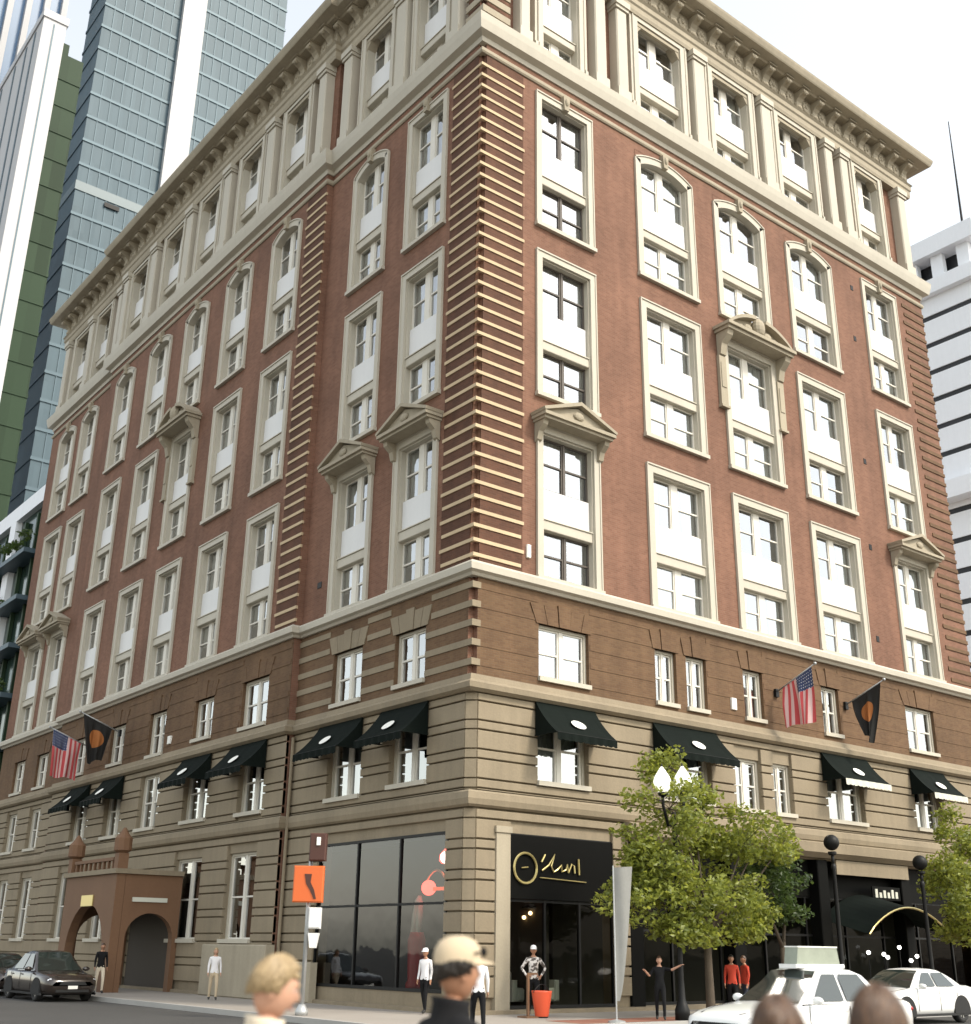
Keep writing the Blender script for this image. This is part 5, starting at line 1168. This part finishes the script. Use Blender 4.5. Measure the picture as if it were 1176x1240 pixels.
        for q in range(strands):        # locks combed from the crown down over the shell
            az = rs.uniform(0, 2*math.pi); front = max(0, -math.sin(az)); end = {'short': 1.95, 'bun': 1.9, 'long': 2.5}[style]-1.1*front**0.6-.45*rs.random()**2-(.25 if style == 'short' else 0)*abs(math.cos(az)); j = rs.uniform(-.25, .25); pts = []; n_s = 9
            if end < .5: continue
            for i in range(n_s+1):
                th = .05+(end-.05)*i/n_s*rs.uniform(.97, 1.03); a = az+j*i/n_s; g = (1.03 if cap else 1.085)+.025*math.sin(3*az)+.035*rs.random()
                x, y, z = math.sin(th)*math.cos(a)*.080*g, math.sin(th)*math.sin(a)*.100*g, math.cos(th)*.121*g
                if style == 'long' and th > 1.9: z -= .22*(th-1.9); y += .02*(th-1.9)
                pts.append((x, y, z))
            hh.tube(pts, [.0025]+[.0034]*(n_s-2)+[.0026, .0006], 4, cap=False)
        if style == 'bun':
            for q in range(strands//5):
                a = rs.uniform(0, 6.28); b2 = rs.uniform(0, 6.28); hh.tube([(.05*math.cos(a+t_/3)*math.cos(b2), .112+.05*math.sin(a+t_/3), .06+.05*math.cos(a+t_/3)*math.sin(b2)) for t_ in range(9)], .004, 4, cap=False)
        hh.v = [tuple(hm2 @ Vector(v)) for v in hh.v]; ho = hh.build('hair', hair, bo, smooth=True)
        sl = ho.modifiers.new('thick', 'SOLIDIFY'); sl.thickness = 0.008; sl.offset = -1
    if cap:
        cb = MB(); prof = [(.0975,.028),(.0985,.055),(.093,.088),(.075,.118),(.04,.136),(.01,.14)]
        n = 24; v_ = [(r*.88*math.cos(2*math.pi*q/n), r*1.1*math.sin(2*math.pi*q/n), z) for r, z in prof for q in range(n)]; f_ = []
        for i in range(len(prof)-1):
            for q in range(n): f_.append((i*n+q, i*n+(q+1) % n, (i+1)*n+(q+1) % n, (i+1)*n+q))
        f_.append(tuple((len(prof)-1)*n+q for q in range(n))); cb.add(v_, f_); cb.v = [tuple(hm2 @ Vector(v)) for v in cb.v]; co_ = cb.build('cap', cap, bo, smooth=True, recalc=True)
        br = MB(); v_ = []; f_ = []
        for i in range(13):
            a = math.pi*(1.08+.84*i/12); v_ += [(.086*math.cos(a), .107*math.sin(a), .04), (.09*math.cos(a), .107*math.sin(a)-.075*math.sin(math.pi*i/12), .025), (.086*math.cos(a), .107*math.sin(a), .046), (.09*math.cos(a), .107*math.sin(a)-.075*math.sin(math.pi*i/12), .031)]
        for i in range(12): a = 4*i; f_ += [(a, a+4, a+5, a+1), (a+2, a+3, a+7, a+6), (a+1, a+5, a+7, a+3)]
        br.add(v_, f_); br.v = [tuple(hm2 @ Vector(v)) for v in br.v]; br.build('brim', cap, co_, smooth=False)
        if cap == 'cloth_tan':
            gl = MB()
            for s in (-1, 1): gl.ball((s*.036, -.108, .075), .026, .008, .02, 10, 7)
            gl.tube([(-.09,-.03,.07),(-.062,-.1,.078),(.062,-.1,.078),(.09,-.03,.07)], .004, 5); gl.v = [tuple(hm2 @ Vector(v)) for v in gl.v]; gl.build('sunglasses', 'cloth_black', co_, smooth=True)
    return t
FA = YAW   # heading away from the camera is rz = pi - YAW for a figure that faces local -y
def heading(az): return math.pi-az      # azimuth clockwise from +Y -> rotation of a figure facing -y
person('person in black jacket and tan cap with sunglasses on the brim, walking past', (-17.74, -22.93, 0), heading(R(96)), 1.68, 'cloth_black', 'cloth_navy', 'skin_tan', 'hair_dark', 'short', cap='cloth_tan', strands=900, collar=True)
person('fair person with light hair looking down at the crossing', (-18.46, -22.74, 0), heading(R(112)), 1.61, 'cloth_cream', 'cloth_tan', 'skin_fair', 'hair_blond', 'short', tilt=R(14), strands=1000, collar=True)
person('brown-haired person with a bun standing on the near pavement', (-17.97, -24.71, 0), heading(R(60)), 1.53, 'cloth_cream', 'cloth_tan', 'skin_fair', 'hair_brown', 'bun', strands=1000)
person('person with loose long brown hair standing on the near pavement', (-17.78, -24.9, 0), heading(R(72)), 1.56, 'cloth_tan', 'cloth_navy', 'skin_fair', 'hair_brown', 'long', strands=1100)
person('person in white patterned shirt standing behind the red tub', (1.6, -0.95, 0), heading(R(215)), 1.78, 'cloth_pattern', 'cloth_black', 'skin_tan', 'hair_dark', 'short', arms={'L': [(.33,.02,1.2),(.2,-.12,1.02)], 'R': [(-.33,.02,1.2),(-.2,-.12,1.02)]}, cap='cloth_white')
person('person in black with one arm stretched out beside the lamp post', (3.3, -4.05, 0), heading(R(225)), 1.56, 'cloth_black', 'cloth_black', 'skin_fair', 'hair_brown', 'short', arms={'L': [(.36,-.16,1.40),(.60,-.30,1.52)], 'R': [(-.30,-.02,1.22),(-.42,-.22,1.36)]}, sleeves='short')
person('person in red jacket standing under the bushy tree', (6.95, -3.4, 0), heading(R(230)), 1.62, 'cloth_red', 'cloth_black', 'skin_tan', 'hair_dark', 'short')
person('person in red top turned sideways beside another in red', (7.75, -3.2, 0), heading(R(290)), 1.60, 'cloth_red', 'cloth_navy', 'skin_tan', 'hair_brown', 'short')
person('person in white shirt and white cap standing outside the large corner shop window', (-0.7, 0.92, 0), heading(R(250)), 1.67, 'cloth_white', 'cloth_black', 'skin_tan', 'hair_dark', 'short', cap='cloth_white')
person('bare-headed person in white shirt and black trousers at the kerb corner', (-3.5, -5.0, -0.13), heading(R(30)), 1.74, 'cloth_white', 'cloth_black', 'skin_tan', 'hair_dark', 'short')
person('long-haired person in white top and tan trousers beside the pale wall plinth', (-2.2, 10.66, 0), heading(R(200)), 1.6, 'cloth_white', 'cloth_tan', 'skin_fair', 'hair_blond', 'long')
person('person in tan shirt and black trousers standing in the porch archway', (-2.2, 19.4, 0), heading(R(240)), 1.72, 'cloth_tan', 'cloth_black', 'skin_tan', 'hair_dark', 'short')
person('person in black top and cream trousers walking past the porch corner', (-3.6, 16.9, 0), heading(R(190)), 1.7, 'cloth_black', 'cloth_cream', 'skin_tan', 'hair_brown', 'short')
